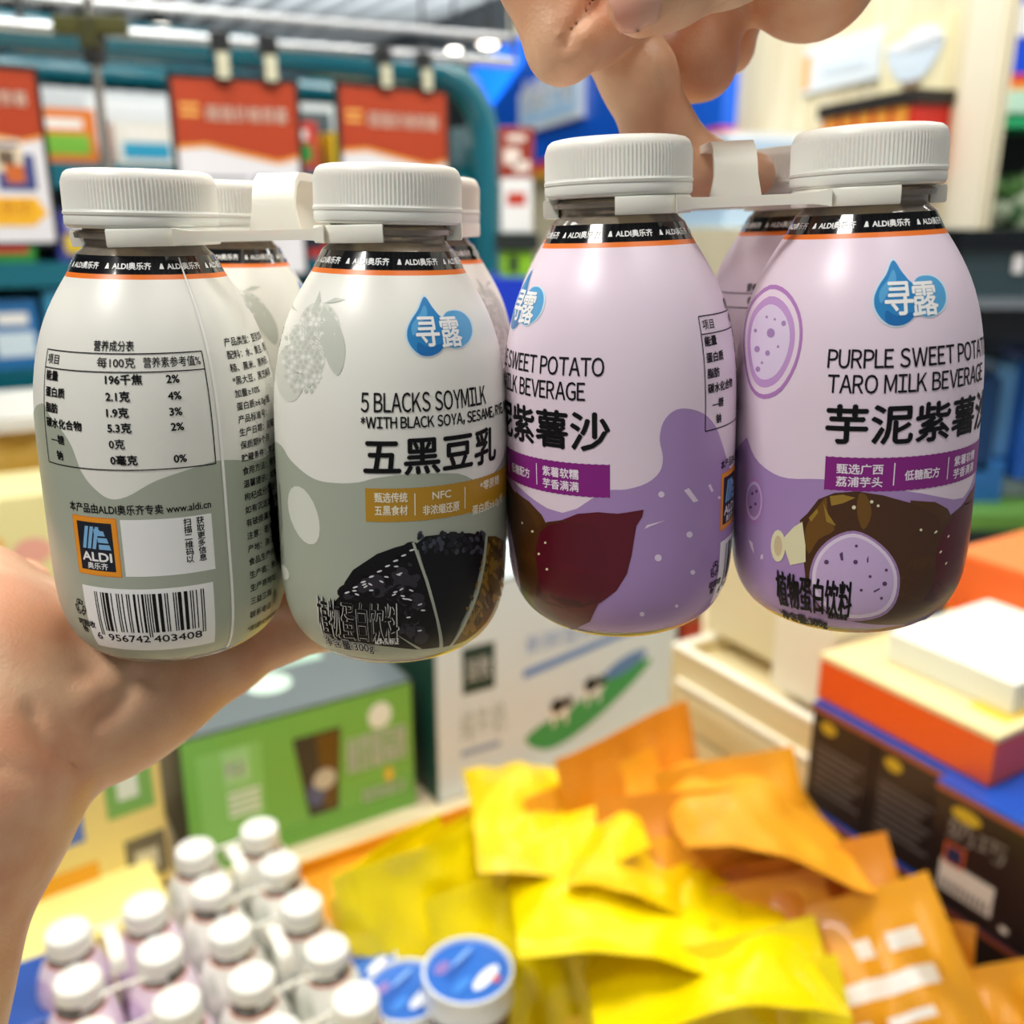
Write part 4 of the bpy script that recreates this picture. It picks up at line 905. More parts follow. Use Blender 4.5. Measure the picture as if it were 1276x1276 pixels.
# --- notices hanging from a rail
rail = MB(); r0 = PZ(-60, 26, 1.6); r1 = PZ(640, 78, 1.6); ext = (r0 - r1).normalized()
rail.tube([r0 + ext * .5, r1], .010, mat('#c9cdcf', .25, metal=.9)); rail.tube([r0 + ext * .5 + Vector((0, .04, .05)), r1 + Vector((0, .04, .05))], .007, mat('#d9dddf', .3, metal=.8))
hang = r1; rail.tube([r1, r1 + Vector((0, 0, 1.1))], .006, mat('#444849', .4)); rail.tube([r0 + (r1 - r0) * .1, r0 + (r1 - r0) * .1 + Vector((0, 0, 1.1))], .006, mat('#444849', .4))
solo(rail, 'hanging_rail', 'pale metal rail carrying the hanging framed notices', 'rail', smooth=True)
def notice(tl, tr, d_l, d_r, ratio, label, variant):
    a = P(tl[0], tl[1], d_l); b_ = P(tr[0], tr[1], d_r); b_.z = a.z = (a.z + b_.z) / 2
    W = (b_ - a).length; H = W * ratio; M = frame((a.x, a.y, a.z - H), b_ - a)
    t = thing('hanging_notice', label, 'sign', M, 'framed notices hanging from the rail')
    e = W * .035; b = MB(); blk = mat('#17191b', .4)
    for lo, hi in (((0, 0, 0), (e, .008, H)), ((W - e, 0, 0), (W, .008, H)), ((0, 0, 0), (W, .008, e)), ((0, 0, H - e), (W, .008, H))): b.box(lo, hi, blk)
    b.build('black_frame', t)
    b = MB(); wht = mat('#e4e4ea', .35); b.box((e * .8, .002, e * .8), (W - e * .8, .006, H - e * .8), wht)
    hd = [(e, H - e), (e, H * .66), (W * .25, H * .675), (W * .5, H * .64), (W * .8, H * .60), (W - e, H * .63), (W - e, H - e)]
    print_poly(b, hd, mat('#ae3f1e', .4), y=.0014); 
    print_poly(b, [(e, H * .66), (W * .25, H * .675), (W * .5, H * .64), (W * .8, H * .60), (W - e, H * .63), (W - e, H * .61), (W * .8, H * .58), (W * .5, H * .62), (W * .25, H * .655), (e, H * .64)], mat('#e9a34a', .4), y=.0012)
    print_text(b, '超值价格惊喜', W * .27, H * .79, W * .115, mat('#fbe9d8', .4), y=.0008, bold=.02, width=W * .62); b.box((W * .08, .0012, H * .80), (W * .22, .0016, H * .82), mat('#e9b05a', .4)); b.box((W * .08, .0012, H * .84), (W * .22, .0016, H * .86), mat('#e9b05a', .4))
    g = mat('#8a8c96', .5)
    for k, q in enumerate((.50, .46, .41)): b.box((W * .12, .0012, H * q), (W * (.55 - .05 * k), .0016, H * (q + .015)), g)
    b.box((W * .60, .0012, H * .32), (W * .88, .0016, H * .52), mat('#3a4a86', .4)); b.box((W * .66, .0010, H * .36), (W * .80, .0014, H * .46), mat('#c86a32', .4))
    if variant:
        b.box((W * .30, .0011, H * .42), (W * .80, .0015, H * .60), mat('#e6d7bc', .4)); b.box((W * .62, .0009, H * .46), (W * .74, .0013, H * .54), mat('#6a5a4a', .4)); b.box((W * .5, .0009, H * .46), (W * .58, .0013, H * .54), mat('#d87a4a', .4)); b.box((W * .3, .0009, H * .56), (W * .78, .0013, H * .58), mat('#3c4c86', .4))
        print_poly(b, [(W * .1, H * .12), (W * .82, H * .12), (W * .93, H * .19), (W * .86, H * .28), (W * .1, H * .28)], mat('#f0b62c', .4), y=.0009); print_text(b, '会员价', W * .45, H * .18, W * .13, mat('#b8661c', .4), y=.0006)
    b.build('printed_sheet', t)
    for f in (.42, .78) if not variant else (.5,):
        c = MB(); c.box((W * f - .012, -.008, H - .012), (W * f + .012, .016, H + .016), mat('#1a1c1e', .3), None, .003); c.tube([(W * f, .004, H + .01), (W * f, .004, H + .035), (W * f, .018, H + .05)], .005, mat('#d0cfc0', .25, metal=.8)); c.box((W * f - .009, -.010, H - .006), (W * f + .009, -.006, H + .03), mat('#e8e6c8', .25, metal=.3)); c.box((W * f - .014, -.004, H + .03), (W * f + .014, .020, H + .06), mat('#1a1c1e', .4), None, .003)
        c.build('clip', t)
    return t
notice((-140, 66), (47, 84), 1.20, 1.30, 1.36, 'framed notice with a yellow price arrow beside the teal cabinet', 1)
notice((206, 90), (372, 97), 1.41, 1.49, 1.52, 'framed notice with orange header, between the chrome pole and the third notice', 0)
notice((417, 103), (560, 108), 1.66, 1.78, 1.44, 'framed notice with orange header beside the rounded teal cabinet corner', 0)

# --- chrome pole with olive clamp
t = thing('pole_stand', 'thin chrome pole with a dark olive T clamp between two notices', 'stand')
a = P(113, 30, 1.12); b = MB(); b.tube([(a.x, a.y, 0.567), (a.x, a.y, 1.75)], .0052, mat('#d8d4c8', .18, metal=.95)); b.lathe([(.07, 0), (.07, .010), (.02, .02)], mat('#2c2e2e', .4), Matrix.Translation((a.x, a.y, 0.5665)), n=32); b.build('pole', t, True)
b = MB(); b.box((a.x - .042, a.y - .012, a.z - .012), (a.x + .042, a.y + .012, a.z + .008), mat('#4a4a14', .4), None, .003); b.box((a.x - .011, a.y - .014, a.z - .028), (a.x + .011, a.y + .014, a.z + .008), mat('#3c3c10', .4), None, .003); b.box((a.x - .009, a.y - .012, a.z - .045), (a.x + .009, a.y + .012, a.z - .028), mat('#101210', .4), None, .002); b.build('clamp', t)

# --- low ledge and cartons behind the arm
lf = frame(PY(30, 560, 1.62), A2); lf.translation.z = 0
zt = PY(30, 518, 1.62).z; zb = PY(30, 602, 1.62).z
t = thing('wooden_ledge', 'yellow wooden ledge with a white lip in front of the teal cabinet', 'shelf'); ym = wood('#d8a838', '#f0cf72', 5, 0)
b = MB(); b.box((-1.2, -.03, zt - .022), (.62, .30, zt), mat('#eceae0', .4), lf); b.build('white_lip', t)
b = MB(); b.box((-1.2, 0, 0), (.6, .28, zt - .022), ym, lf); b.build('front_board', t)
b = MB(); M = frame(P(35, 712, 1.40), A2); b.box((-.42, 0, -.22), (.12, .16, .115), mat('#efe6a8', .4), M, .003)
for k, (u, v, c_) in enumerate(((-.10, .03, '#f4a6b8'), (-.05, .045, '#f2c26a'), (-.15, .02, '#88a8e0'), (.01, .03, '#f0b0a0'), (-.02, .0, '#f6c0cc'))): b.add([(p, -.0008, q) for p, q in disc(u, v, .026, .02)], [tuple(range(24))], mat(c_, .4), M)
solo(b, 'patterned_carton', 'pale yellow carton with pink pattern behind the resting wrist', 'box')

# --- stand with red, white and green goods seen between the packs
t = thing('blue_stand', 'bright blue display stand seen between the two bottle packs', 'stand'); b = MB()
a0 = PY(590, 420, 2.0); b.box((PY(596, 400, 2.0).x, 2.0, 0), (PY(690, 400, 2.0).x, 2.25, PY(620, 347, 2.0).z), mat('#1038c8', .35)); b.build('body', t)
zz = PY(620, 347, 2.0).z
b = MB(); pxbox(b, 624, 222, 663, 290, 2.06, .10, mat('#eef0f0', .4), .003); pxbox(b, 632, 240, 655, 256, 2.0595, .01, mat('#c03a28', .4)); solo(b, 'white_carton', 'white carton on a dark block under the red package', 'box')
b = MB(); pxbox(b, 621, 158, 665, 222, 2.06, .08, mat('#94301a', .4), .004)
for x0, y0, x1, y1 in ((628, 185, 648, 205), (640, 200, 660, 214), (632, 168, 655, 176)): pxbox(b, x0, y0, x1, y1, 2.059, .01, mat('#f0e2d8', .4))
solo(b, 'red_package', 'small red package with white spots on the white carton', 'box')
b = MB(); pxbox(b, 616, 291, 672, 312, 2.05, .14, mat('#15201c', .5)); solo(b, 'dark_gap_block', 'dark block in the gap under the white carton on the blue stand', 'tray')  # dark block stands in for the dark gap below the white carton
b = MB(); pxbox(b, 624, 312, 664, 347, 2.06, .09, mat('#8fc81e', .4), .005); pxbox(b, 634, 318, 646, 340, 2.059, .01, mat('#1e3a14', .5)); solo(b, 'green_package', 'lime green package on the blue stand', 'box')

# --- cold cabinet at the edge of the photo
t = thing('cold_cabinet', 'dark open cold cabinet full of blue goods past the panelled wall', 'fridge'); Y = 1.75
b = MB(); pxbox(b, 1196, 286, 1420, 313, Y, .5, mat('#0c1216', .2)); b.build('top_rail', t)
b = MB(); pxbox(b, 1196, 313, 1420, 372, Y + .01, .5, mat('#2f4248', .15, coat=.5)); pxbox(b, 1264, 318, 1276, 340, Y + .005, .01, mat('#e8e8ea', .4)); b.build('front_glass', t)
b = MB(); pxbox(b, 1190, 372, 1420, 385, Y - .02, .5, mat('#9aa4ac', .25, metal=.7)); b.build('metal_trim', t)
b = MB(); pxbox(b, 1190, 385, 1420, 420, Y, .5, mat('#0a1018', .4)); b.box((PY(1190, 600, Y).x, Y + .46, 0), (PY(1420, 600, Y).x, Y + .5, PY(1200, 420, Y).z), mat('#0c1c30', .4)); b.box((PY(1190, 600, Y).x, Y + .02, 0), (PY(1420, 600, Y).x, Y + .5, PY(1240, 640, Y).z), mat('#1c3a4c', .4)); b.build('cabinet_body', t)
for k, (x0, y0, x1, y1, c_, n_) in enumerate(((1200, 470, 1242, 590, '#123a6a', 'navy'), (1236, 450, 1282, 570, '#6fb0e6', 'light blue'), (1210, 575, 1250, 640, '#2a6ab0', 'mid blue'), (1244, 590, 1290, 640, '#d4e2ec', 'white'), (1276, 440, 1330, 600, '#1c58b4', 'royal blue'))):
    b = MB(); pxbox(b, x0, y0, x1, y1, Y + .06 + .05 * (k % 2), .12, mat(c_, .3), .006); solo(b, 'chilled_pack', f'{n_} pack inside the dark open cold cabinet', 'package', group='packs in the cold cabinet')
b = MB(); pxbox(b, 1196, 640, 1330, 662, Y - .02, .2, mat('#5a8a3a', .5), .006); solo(b, 'green_pack', 'low green pack at the foot of the cold cabinet', 'package')
t = thing('header_sign', 'blue header sign with red and green strips beyond the cream pillar', 'sign'); Y = 2.6
b = MB(); pxbox(b, 1238, -60, 1500, 92, Y, .06, mat('#0c4ee0', .3)); pxbox(b, 1270, 5, 1300, 45, Y - .004, .01, mat('#eef0f4', .4)); b.build('board', t)
b = MB(); pxbox(b, 1236, 92, 1500, 104, Y, .06, mat('#e0402c', .4)); pxbox(b, 1236, 104, 1500, 112, Y, .06, mat('#f0a03a', .4)); b.build('warm_stripe', t)
b = MB(); pxbox(b, 1232, 112, 1500, 140, Y - .05, .2, mat('#c8f0d8', .4)); pxbox(b, 1232, 140, 1500, 158, Y - .04, .2, mat('#28b070', .4)); b.build('light_strip', t)
b = MB(); pxbox(b, 1232, 158, 1500, 286, Y + .25, .05, mat('#0c1414', .6)); solo(b, 'dark_backboard', 'dark backboard behind the leafy goods past the cream pillar', 'board')
rnd = random.Random(4); b = MB()
for k in range(26):
    c = PY(1238 + rnd.random() * 60, 225 + rnd.random() * 55, Y + .1); r_ = rnd.uniform(.02, .04); bm = bmesh.new(); bmesh.ops.create_icosphere(bm, subdivisions=2, radius=r_)
    for v in bm.verts: v.co *= 1 + rnd.uniform(-.2, .2)
    b.bm(bm, mat(rnd.choice(['#4c7a34', '#7a9a62', '#2c5426', '#a8b89a']), .5), Matrix.Translation(c))
o = solo(b, 'leafy_greens', 'heap of leafy greens on a shelf past the cream pillar', 'greens', smooth=True); o['kind'] = 'stuff'
b = MB(); pxbox(b, 1230, 284, 1500, 292, Y + .0, .3, mat('#10181a', .5)); b.box((PY(1232, 284, Y).x, Y + .02, 0), (PY(1500, 284, Y).x, Y + .3, PY(1300, 292, Y).z), mat('#10181a', .5)); solo(b, 'produce_shelf', 'dark shelf carrying leafy greens past the cream pillar', 'shelf')

# ================================================================== DISPLAY TABLE
tf = frame((0.02, 0.98, 0), A2)
t = thing('display_table', 'wide pale wooden display table carrying boxes, bottles and bags', 'table')
b = MB(); b.box((-1.05, -.95, TZ - .03), (1.05, .62, TZ), wood('#cdb98e', '#e6d7b2', 6, 0), tf, .004); b.build('table_top', t)
b = MB(); b.box((-1.0, -.90, 0), (1.0, .57, TZ - .03), wood('#bfa678', '#d8c59a', 6, 2), tf); b.build('plinth', t)

def box_on(bl, br, topy, z0, dep, name, label, cat, m_front, m_side, m_top, art=None, group=None, part='carton'):
    a = PZ(bl[0], bl[1], z0); b_ = PZ(br[0], br[1], z0); W = (b_ - a).length; M = frame(a, b_ - a)
    H = PY(bl[0], topy, a.y).z - z0
    t = thing(name, label, cat, M, group); b = MB(); g = .0025
    b.box((0, 0, 0), (W, dep, H), m_side, None, g)
    print_poly(b, rect(g, g, W - g, H - g), m_front, y=-.0003); b.add([(g, g, H + .0003), (W - g, g, H + .0003), (W - g, dep - g, H + .0003), (g, dep - g, H + .0003)], [(0, 1, 2, 3)], m_top)
    if art: art(b, W, H, dep)
    b.build(part, t); return t, W, H
def art_green(b, W, H, D):
    lg = mat('#8fce6e', .4); wt = mat('#eef6ea', .4); dk = mat('#3c3a34', .4)
    print_poly(b, rect(.0, .0, W, H * .16), mat('#6fb048', .4), y=-.0005); print_poly(b, rect(W * .06, H * .2, W * .32, H * .86), lg, y=-.0005)
    print_poly(b, rect(W * .16, H * .58, W * .27, H * .85), mat('#a8dc92', .4), y=-.0007); print_text(b, '新品', W * .17, H * .66, H * .13, wt, bold=.02, width=W * .08, y=-.0009)
    for k in range(4): print_poly(b, rect(W * .17, H * (.36 + k * .05), W * .30, H * (.39 + k * .05)), wt, y=-.0009)
    cup = [(W * .45, H * .80), (W * .66, H * .80), (W * .63, H * .18), (W * .50, H * .18)]
    print_poly(b, cup, dk, y=-.0009); print_poly(b, [(W * .55, H * .78), (W * .65, H * .78), (W * .62, H * .2), (W * .57, H * .2)], mat('#6a4e1c', .4), y=-.0011); print_poly(b, disc(W * .575, H * .44, W * .05, H * .08, rot=.5), mat('#c9c6b4', .4), y=-.0013); print_poly(b, disc(W * .535, H * .35, W * .04, H * .1), mat('#5c6488', .4), y=-.0012)
    print_poly(b, disc(W * .84, H * .80, W * .055, H * .1), wt, y=-.0009)
    print_text(b, '益养黑芝麻', W * .68, H * .56, H * .15, wt, bold=.03, width=W * .28, y=-.0009); print_text(b, '黑豆植物奶', W * .68, H * .43, H * .14, wt, bold=.03, width=W * .28, y=-.0009)
    print_poly(b, disc(W * .87, H * .32, W * .02, H * .06), mat('#f2c84a', .4), y=-.0009); print_text(b, '植物蛋白', W * .74, H * .17, H * .1, wt, bold=.02, width=W * .2, y=-.0009)
    b.add([(x_, y_, H + .0006) for x_, y_ in disc(W * .45, D * .35, W * .10, D * .12)], [tuple(range(24))], mat('#cfe8d8', .4)); b.add([(x_, y_, H + .0006) for x_, y_ in rect(W * .35, D * .5, W * .75, D * .62)], [(0, 1, 2, 3)], mat('#b8dcc8', .4)); b.add([(x_, y_, H + .0006) for x_, y_ in rect(W * .30, D * .70, W * .65, D * .8)], [(0, 1, 2, 3)], mat('#c8e4d4', .4))
box_on((240, 1096), (519, 1002), 925, TZ, .24, 'green_carton', 'green drink carton with a dark glass picture behind the small bottles', 'box', mat('#7cbc54', .4), mat('#2e342a', .4), mat('#6c7678', .3), art_green)
def art_white(b, W, H, D):
    dk = mat('#24423c', .4); bl = mat('#5a8ad0', .4); gr = mat('#3f9e58', .4)
    print_poly(b, rect(W * .10, H * .50, W * .22, H * .72), dk, y=-.0006); print_text(b, '圣牧', W * .115, H * .57, H * .11, mat('#eef2f0', .4), bold=.02, width=W * .09, y=-.0009)
    for k in range(3): print_text(b, '纯牛奶'[k], W * (.09 + k * .06), H * .28, H * .17, mat('#9fb0ae', .4), width=W * .05, y=-.0006)
    print_poly(b, rect(W * .09, H * .20, W * .24, H * .23), mat('#8fa8cc', .4), y=-.0006)
    print_text(b, '新鲜营养好牛奶', W * .34, H * .62, H * .10, mat('#7fa2dc', .4), width=W * .5, y=-.0006); print_poly(b, [(W * .33, H * .50), (W * .86, H * .60), (W * .86, H * .63), (W * .33, H * .54)], bl, y=-.0006)
    print_poly(b, spline([(W * .34, H * .18), (W * .44, H * .10), (W * .60, H * .16), (W * .78, H * .30), (W * .88, H * .42), (W * .72, H * .40), (W * .52, H * .28), (W * .40, H * .24)], 4), gr, y=-.0006)
    print_poly(b, disc(W * .76, H * .43, W * .1, H * .04, rot=.3), mat('#5f86c0', .4), y=-.0007)
    for u, v in ((.48, .30), (.62, .36)):
        print_poly(b, disc(W * u, H * v, W * .05, H * .05), mat('#f4f4f2', .4), y=-.0009); print_poly(b, disc(W * (u - .01), H * (v + .015), W * .03, H * .038), mat('#15181a', .4), y=-.0011); print_poly(b, disc(W * (u + .035), H * (v + .02), W * .018, H * .03), mat('#15181a', .4), y=-.0011)
        for q in (-.03, .02): print_poly(b, rect(W * (u + q), H * (v - .09), W * (u + q + .012), H * (v - .03)), mat('#f4f4f2', .4), y=-.0008)
box_on((545, 1003), (838, 905), 740, TZ, .20, 'milk_carton', 'tall white milk carton with cows on a green meadow and a dark green side', 'box', mat('#dbe8f0', .4), mat('#12493e', .4), mat('#e2ecf0', .35), art_white)
b = MB(); M = frame(PZ(845, 905, TZ), A2); b.box((0, 0, 0), (.035, .18, .30), mat('#7a6420', .4), M, .003); b.box((-.0004, -.0006, .0), (.0354, .1, .17), mat('#b03018', .4), M); solo(b, 'olive_carton', 'narrow olive and red carton wedged beside the white milk carton', 'box')
def art_yellow(b, W, H, D):
    for x0, z0, x1, z1, c_ in ((.62, .44, .94, .70, '#7fb45c'), (.70, .52, .84, .66, '#e6eee0'), (.70, .06, .98, .30, '#6e6454'), (.76, .10, .92, .22, '#d8cfb8'), (.12, .38, .46, .74, '#5a78c8'), (.56, .82, .94, .98, '#7a90d4'), (.60, .84, .78, .96, '#eef0ea'), (.02, .02, .52, .26, '#f0a822'), (.1, .8, .4, .95, '#9fb4e2')): print_poly(b, rect(W * x0, H * z0, W * x1, H * z1), mat(c_, .4), y=-.0006 - .0003 * (c_ in ('#e6eee0', '#d8cfb8', '#eef0ea')))
box_on((30, 1170), (216, 1095), 925, TZ + .01, .18, 'yellow_carton', 'upright yellow carton with small square pictures beside the green carton', 'box', mat('#f0d88a', .4), mat('#e8cc74', .4), mat('#f2de9a', .4), art_yellow)
box_on((10, 1262), (222, 1180), 1212, TZ, .13, 'flat_yellow_box', 'flat pale yellow box lying below the upright yellow carton', 'box', mat('#f0dc78', .4), mat('#e8d06a', .4), mat('#f6e88e', .4))
b = MB(); M = frame(PZ(20, 1255, TZ + .07), A2); b.box((-.1, -.03, -.07), (.05, .06, .0), mat('#16489a', .35), M, .004); solo(b, 'blue_carton', 'deep blue carton beside the arm and the purple bottles', 'box')
b = MB(); M = frame(PZ(40, 1290, TZ + .06), A2); b.box((-.1, -.03, -.06), (.06, .03, .0), mat('#d89878', .4), M, .004); solo(b, 'tan_carton', 'tan carton low beside the arm', 'box')

# --- packs of small bottles standing on the table
ZC = TZ + HB; C0 = PZ(313, 1216, ZC); C1 = PZ(96, 1219, ZC)
SM = ('nutrition_table', 'barcode', 'retailer_badge', 'ingredient_text', 'claim_banner', 'tamper_ring', 'net_weight_text')
ROT = math.degrees(math.atan2(A2.y, A2.x)); spx = SP * 1.01
def stand(proto, c, i, j, label, group, lift=0):
    p = c + A2 * spx * i - B2 * spx * j; put(proto, Matrix.Translation((p.x, p.y, TZ + .0002)) @ Matrix.Rotation(R(ROT - 25 + (i * 7 + j * 11) % 15), 4, 'Z'), label, group, skip=SM)
ordn = ['fourth', 'third', 'second', 'first']
for j in range(4):
    stand(soy0, C0, 0, j, f'white soymilk bottle on the table, {ordn[j]} from the green carton, inner column', 'white soymilk bottles standing on the table')
    stand(soy0, C0, 1, j, f'white soymilk bottle on the table, {ordn[j]} from the green carton, bag side', 'white soymilk bottles standing on the table')
stand(soy0, C0, 0, -1, 'white soymilk bottle cut by the lower edge, ahead of the inner column', 'white soymilk bottles standing on the table')
stand(soy0, C0, 1, -1, 'white soymilk bottle beside the blue-lidded tub, only its cap in view', 'white soymilk bottles standing on the table')
for j, n_ in ((1, 'farthest back'), (0, 'in the middle row'), (-1, 'at the lower edge')):
    stand(pur0, C1, 0, j, f'purple drink bottle on the table beside the arm, {n_}', 'purple drink bottles standing on the table')
    stand(pur0, C1, 1, j, f'purple drink bottle on the table beside the white bottles, {n_}', 'purple drink bottles standing on the table')
def table_carrier(c, j0, label):
    p = c + A2 * spx * .5 - B2 * spx * (j0 + .5); k = copy_tree(car0); k.matrix_world = Matrix.Translation((p.x, p.y, TZ + .0002)) @ Matrix.Rotation(R(ROT), 4, 'Z'); k['label'] = label
table_carrier(C0, 0, 'white plastic carrier on the table bottles next to the blue tub'); table_carrier(C0, 2, 'white plastic carrier on the table bottles next to the green carton')
table_carrier(C1, 0, 'white plastic carrier on the purple bottles standing on the table'); table_carrier(C1, -2, 'white plastic carrier at the lower edge on the purple bottles'); table_carrier(C0, -2, 'white plastic carrier at the lower edge on the white bottles')

# --- round tubs with blue lids
def tub(px, py, z, r, label, seed):
    p = PZ(px, py, z); h = z - TZ - .0005; t = thing('dessert_tub', label, 'tub', Matrix.Translation((p.x, p.y, TZ + .0003)) @ Matrix.Rotation(R(30), 4, 'Z'), 'blue-lidded tubs')
    b = MB(); b.lathe([(.002, 0), (r * .80, 0), (r * .84, .003), (r * .9, h * .6), (r * .94, h * .86)], mat('#5a3a5e', .25, coat=.4), n=48); b.build('tub_body', t, True)
    b = MB(); b.lathe([(r * .94, h * .80), (r * 1.0, h * .80), (r * 1.01, h * .84), (r * .985, h * .86), (r * .985, h * .95), (r, h * .97), (r * .99, h), (r * .92, h), (r * .90, h - .003)], mat('#dfe6ee', .25, coat=.4), n=48, cap=False); b.build('rim', t, True)
    b = MB(); b.lathe([(.0005, h - .0028), (r * .91, h - .003)], mat('#2a6cc8', .3, coat=.4), n=48, cap=False)
    rr = random.Random(seed)
    for k, (u, v, a_, q, c_) in enumerate(((.25, -.35, .42, .15, '#eef2fa'), (-.1, .2, .5, .07, '#1d4fa6'), (.1, .45, .4, .05, '#86b4ee'), (-.45, .35, .22, .14, '#8a76b8'), (.42, -.5, .10, .08, '#d8584a'), (-.3, -.3, .3, .1, '#3f86dc'))):
        b.add([(x_, y_, h - .0022 + k * .0001) for x_, y_ in disc(u * r, v * r, a_ * r, q * r, 20, .45)], [tuple(range(20))], mat(c_, .35))
    b.build('printed_lid', t)
tub(583, 1207, TZ + .132, .0392, 'round tub with printed blue lid standing before the yellow bags', 1)
tub(506, 1232, TZ + .105, .0365, 'blue-lidded tub half hidden behind the larger tub', 2)
tub(455, 1194, TZ + .095, .0290, 'small blue-lidded tub peeking out behind the white bottles', 3)

# --- pouches
def pouch_mesh(w_, h_, t_, m, mw, seed, printed):
    rr = random.Random(seed); nx, nz = 22, 26; b = MB(); ph = [rr.uniform(0, 6.28) for _ in range(8)]
    def wr(u, v): return .45 * (1 - 2 * abs(math.sin(2.6 * u + 4.1 * v + ph[7]))) + .35 * math.sin(5 * u + 3 * v + ph[0]) * math.sin(4 * v + ph[1]) + .25 * math.sin(11 * u - 6 * v + ph[2]) + .2 * math.sin(9 * v + 7 * u + ph[3]) * math.sin(6 * u + ph[4])
    V = {0: [], 1: []}
    for s_ in (0, 1):
        for j in range(nz + 1):
            v = j / nz
            for i in range(nx + 1):
                u = i / nx * 2 - 1; e = max(0, 1 - abs(u) ** 3) ** .6
                prof = min(1, v / .10) ** .7 * (1 if v < .35 else max(0, 1 - ((v - .35) / .55) ** 1.3)) if v < .9 else 0
                th = t_ * e * prof; bend = .010 * math.sin(2.2 * u + ph[5]) + .012 * v * v * math.sin(1.3 * u + ph[6])
                y = (-1 if s_ == 0 else 1) * (th / 2 * (1 + .55 * wr(u, v)) + .0006) + bend + .009 * wr(u + .3, v) * (.3 + v) * (1 if v < .7 else max(.22, 1 - (v - .7) * 3.2))
                V[s_].append((u * w_ / 2 * (1 - .03 * math.sin(3 * v)), y, v * h_))
    base = {}
    blocks = set()
    if printed:
        for row, (v0, v1) in enumerate(((.70, .76), (.58, .65), (.47, .52))):
            for c in range(7):
                if rr.random() < .75: blocks.add((row, c))
        def white(u, v):
            for row, (v0, v1) in enumerate(((.72, .79), (.58, .66), (.46, .51))):
                if v0 <= v <= v1:
                    c = int((u + .62) / .178)
                    if 0 <= c < 7 and (row, c) in blocks and (u + .62) % .178 < .15: return True
            return False
    idx = {}
    for s_ in (0, 1):
        base[s_] = len(b.v); b.v += V[s_]
    for s_ in (0, 1):
        for j in range(nz):
            for i in range(nx):
                k = base[s_] + j * (nx + 1) + i; f = (k, k + 1, k + nx + 2, k + nx + 1)
                mm = mw if printed and s_ == 0 and white((i + .5) / nx * 2 - 1, (j + .5) / nz) else m
                b.f.append(f if s_ == 0 else f[::-1]); b.m.append(b.mi(mm))
    N1 = nx + 1; o = base[1] - base[0]; i0 = base[0]; mi_ = b.mi(m)
    for j in range(nz):
        for i in (0, nx):
            k = i0 + j * N1 + i; b.f.append((k, k + N1, k + N1 + o, k + o)); b.m.append(mi_)
    for i in range(nx):
        for j in (0, nz):
            k = i0 + j * N1 + i; b.f.append((k, k + 1, k + 1 + o, k + o)); b.m.append(mi_)
    return b
YEL = mat('#f8de00', .28, coat=.4, noise=.12, nscale=18); YEL2 = mat('#f2cc00', .3, coat=.4, noise=.15, nscale=14); ORA = mat('#e8a020', .36, coat=.25, noise=.12, nscale=16); ORA2 = mat('#d8881a', .4, coat=.2, noise=.15, nscale=16); PRN = mat('#f4eee6', .4)
def pouch(px, py, z, w_, h_, yaw, lean, roll, m, label, group, seed, printed=False, thick=.045, name='snack_pouch'):
    """px,py,z: where the middle of its upper seam shows and how high it is"""
    top = PZ(px, py, z); Rm = Matrix.Rotation(R(yaw), 4, 'Z') @ Matrix.Rotation(R(-lean), 4, 'X') @ Matrix.Rotation(R(roll), 4, 'Y')
    base = top - (Rm @ Vector((0, 0, h_)))
    t = thing(name, label, 'bag', Matrix.Translation(base) @ Rm, group)
    pouch_mesh(w_, h_, thick, m, PRN, seed, printed).build('pouch_body', t, True)
    s_ = MB(); n = 24
    for k in range(5):
        z_ = h_ * (.925 + k * .015); s_.box((-w_ / 2 * .97, -.0022, z_), (w_ / 2 * .97, .0022, z_ + h_ * .006), m)
    return t
gy = 'yellow snack pouches in the pile'; go = 'orange snack pouches in the pile'
YL = [(705, 1074, .745, .16, 10, -80, -3, 'yellow pouch lying flat on top, under the orange pouches'), (545, 1036, .735, .185, 34, 20, -2, 'wide yellow pouch next to the green carton'),
      (478, 1050, .735, .13, 44, 14, -3, 'yellow pouch at the end of the pile by the orange tray'), (802, 1124, .735, .13, 8, -78, -8, 'small bright yellow pouch near the middle of the pile'),
      (640, 1076, .72, .19, 30, 28, -2, 'creased yellow pouch across the middle of the pile'), (596, 1080, .66, .15, 30, 8, 0, 'yellow pouch right behind the small blue tub'),
      (718, 1100, .675, .17, 26, 14, -2, 'yellow pouch behind the big blue-lidded tub'), (815, 1118, .705, .19, 20, 34, -3, 'yellow pouch with a soft fold in the middle of the pile'), (815, 1208, .722, .22, 10, -82, -5, 'long yellow pouch with a folded seam in the pile'),
      (790, 1196, .65, .15, 18, 14, -3, 'yellow pouch beside the big blue-lidded tub'), (900, 1218, .69, .20, 10, 40, -4, 'yellow pouch under the printed orange pouch'), (905, 1288, .705, .20, 8, -80, -5, 'yellow pouch at the lower edge of the pile'), (800, 1246, .635, .15, 12, 14, -3, 'lowest yellow pouch next to the big tub'), (930, 1160, .715, .14, 6, 36, -6, 'yellow pouch bordering the orange heap'),
      (612, 1004, .735, .17, 32, 18, -2, 'yellow pouch standing against the white milk carton'), (476, 1086, .69, .12, 40, 6, -2, 'upright creased yellow pouch at the tray end')]
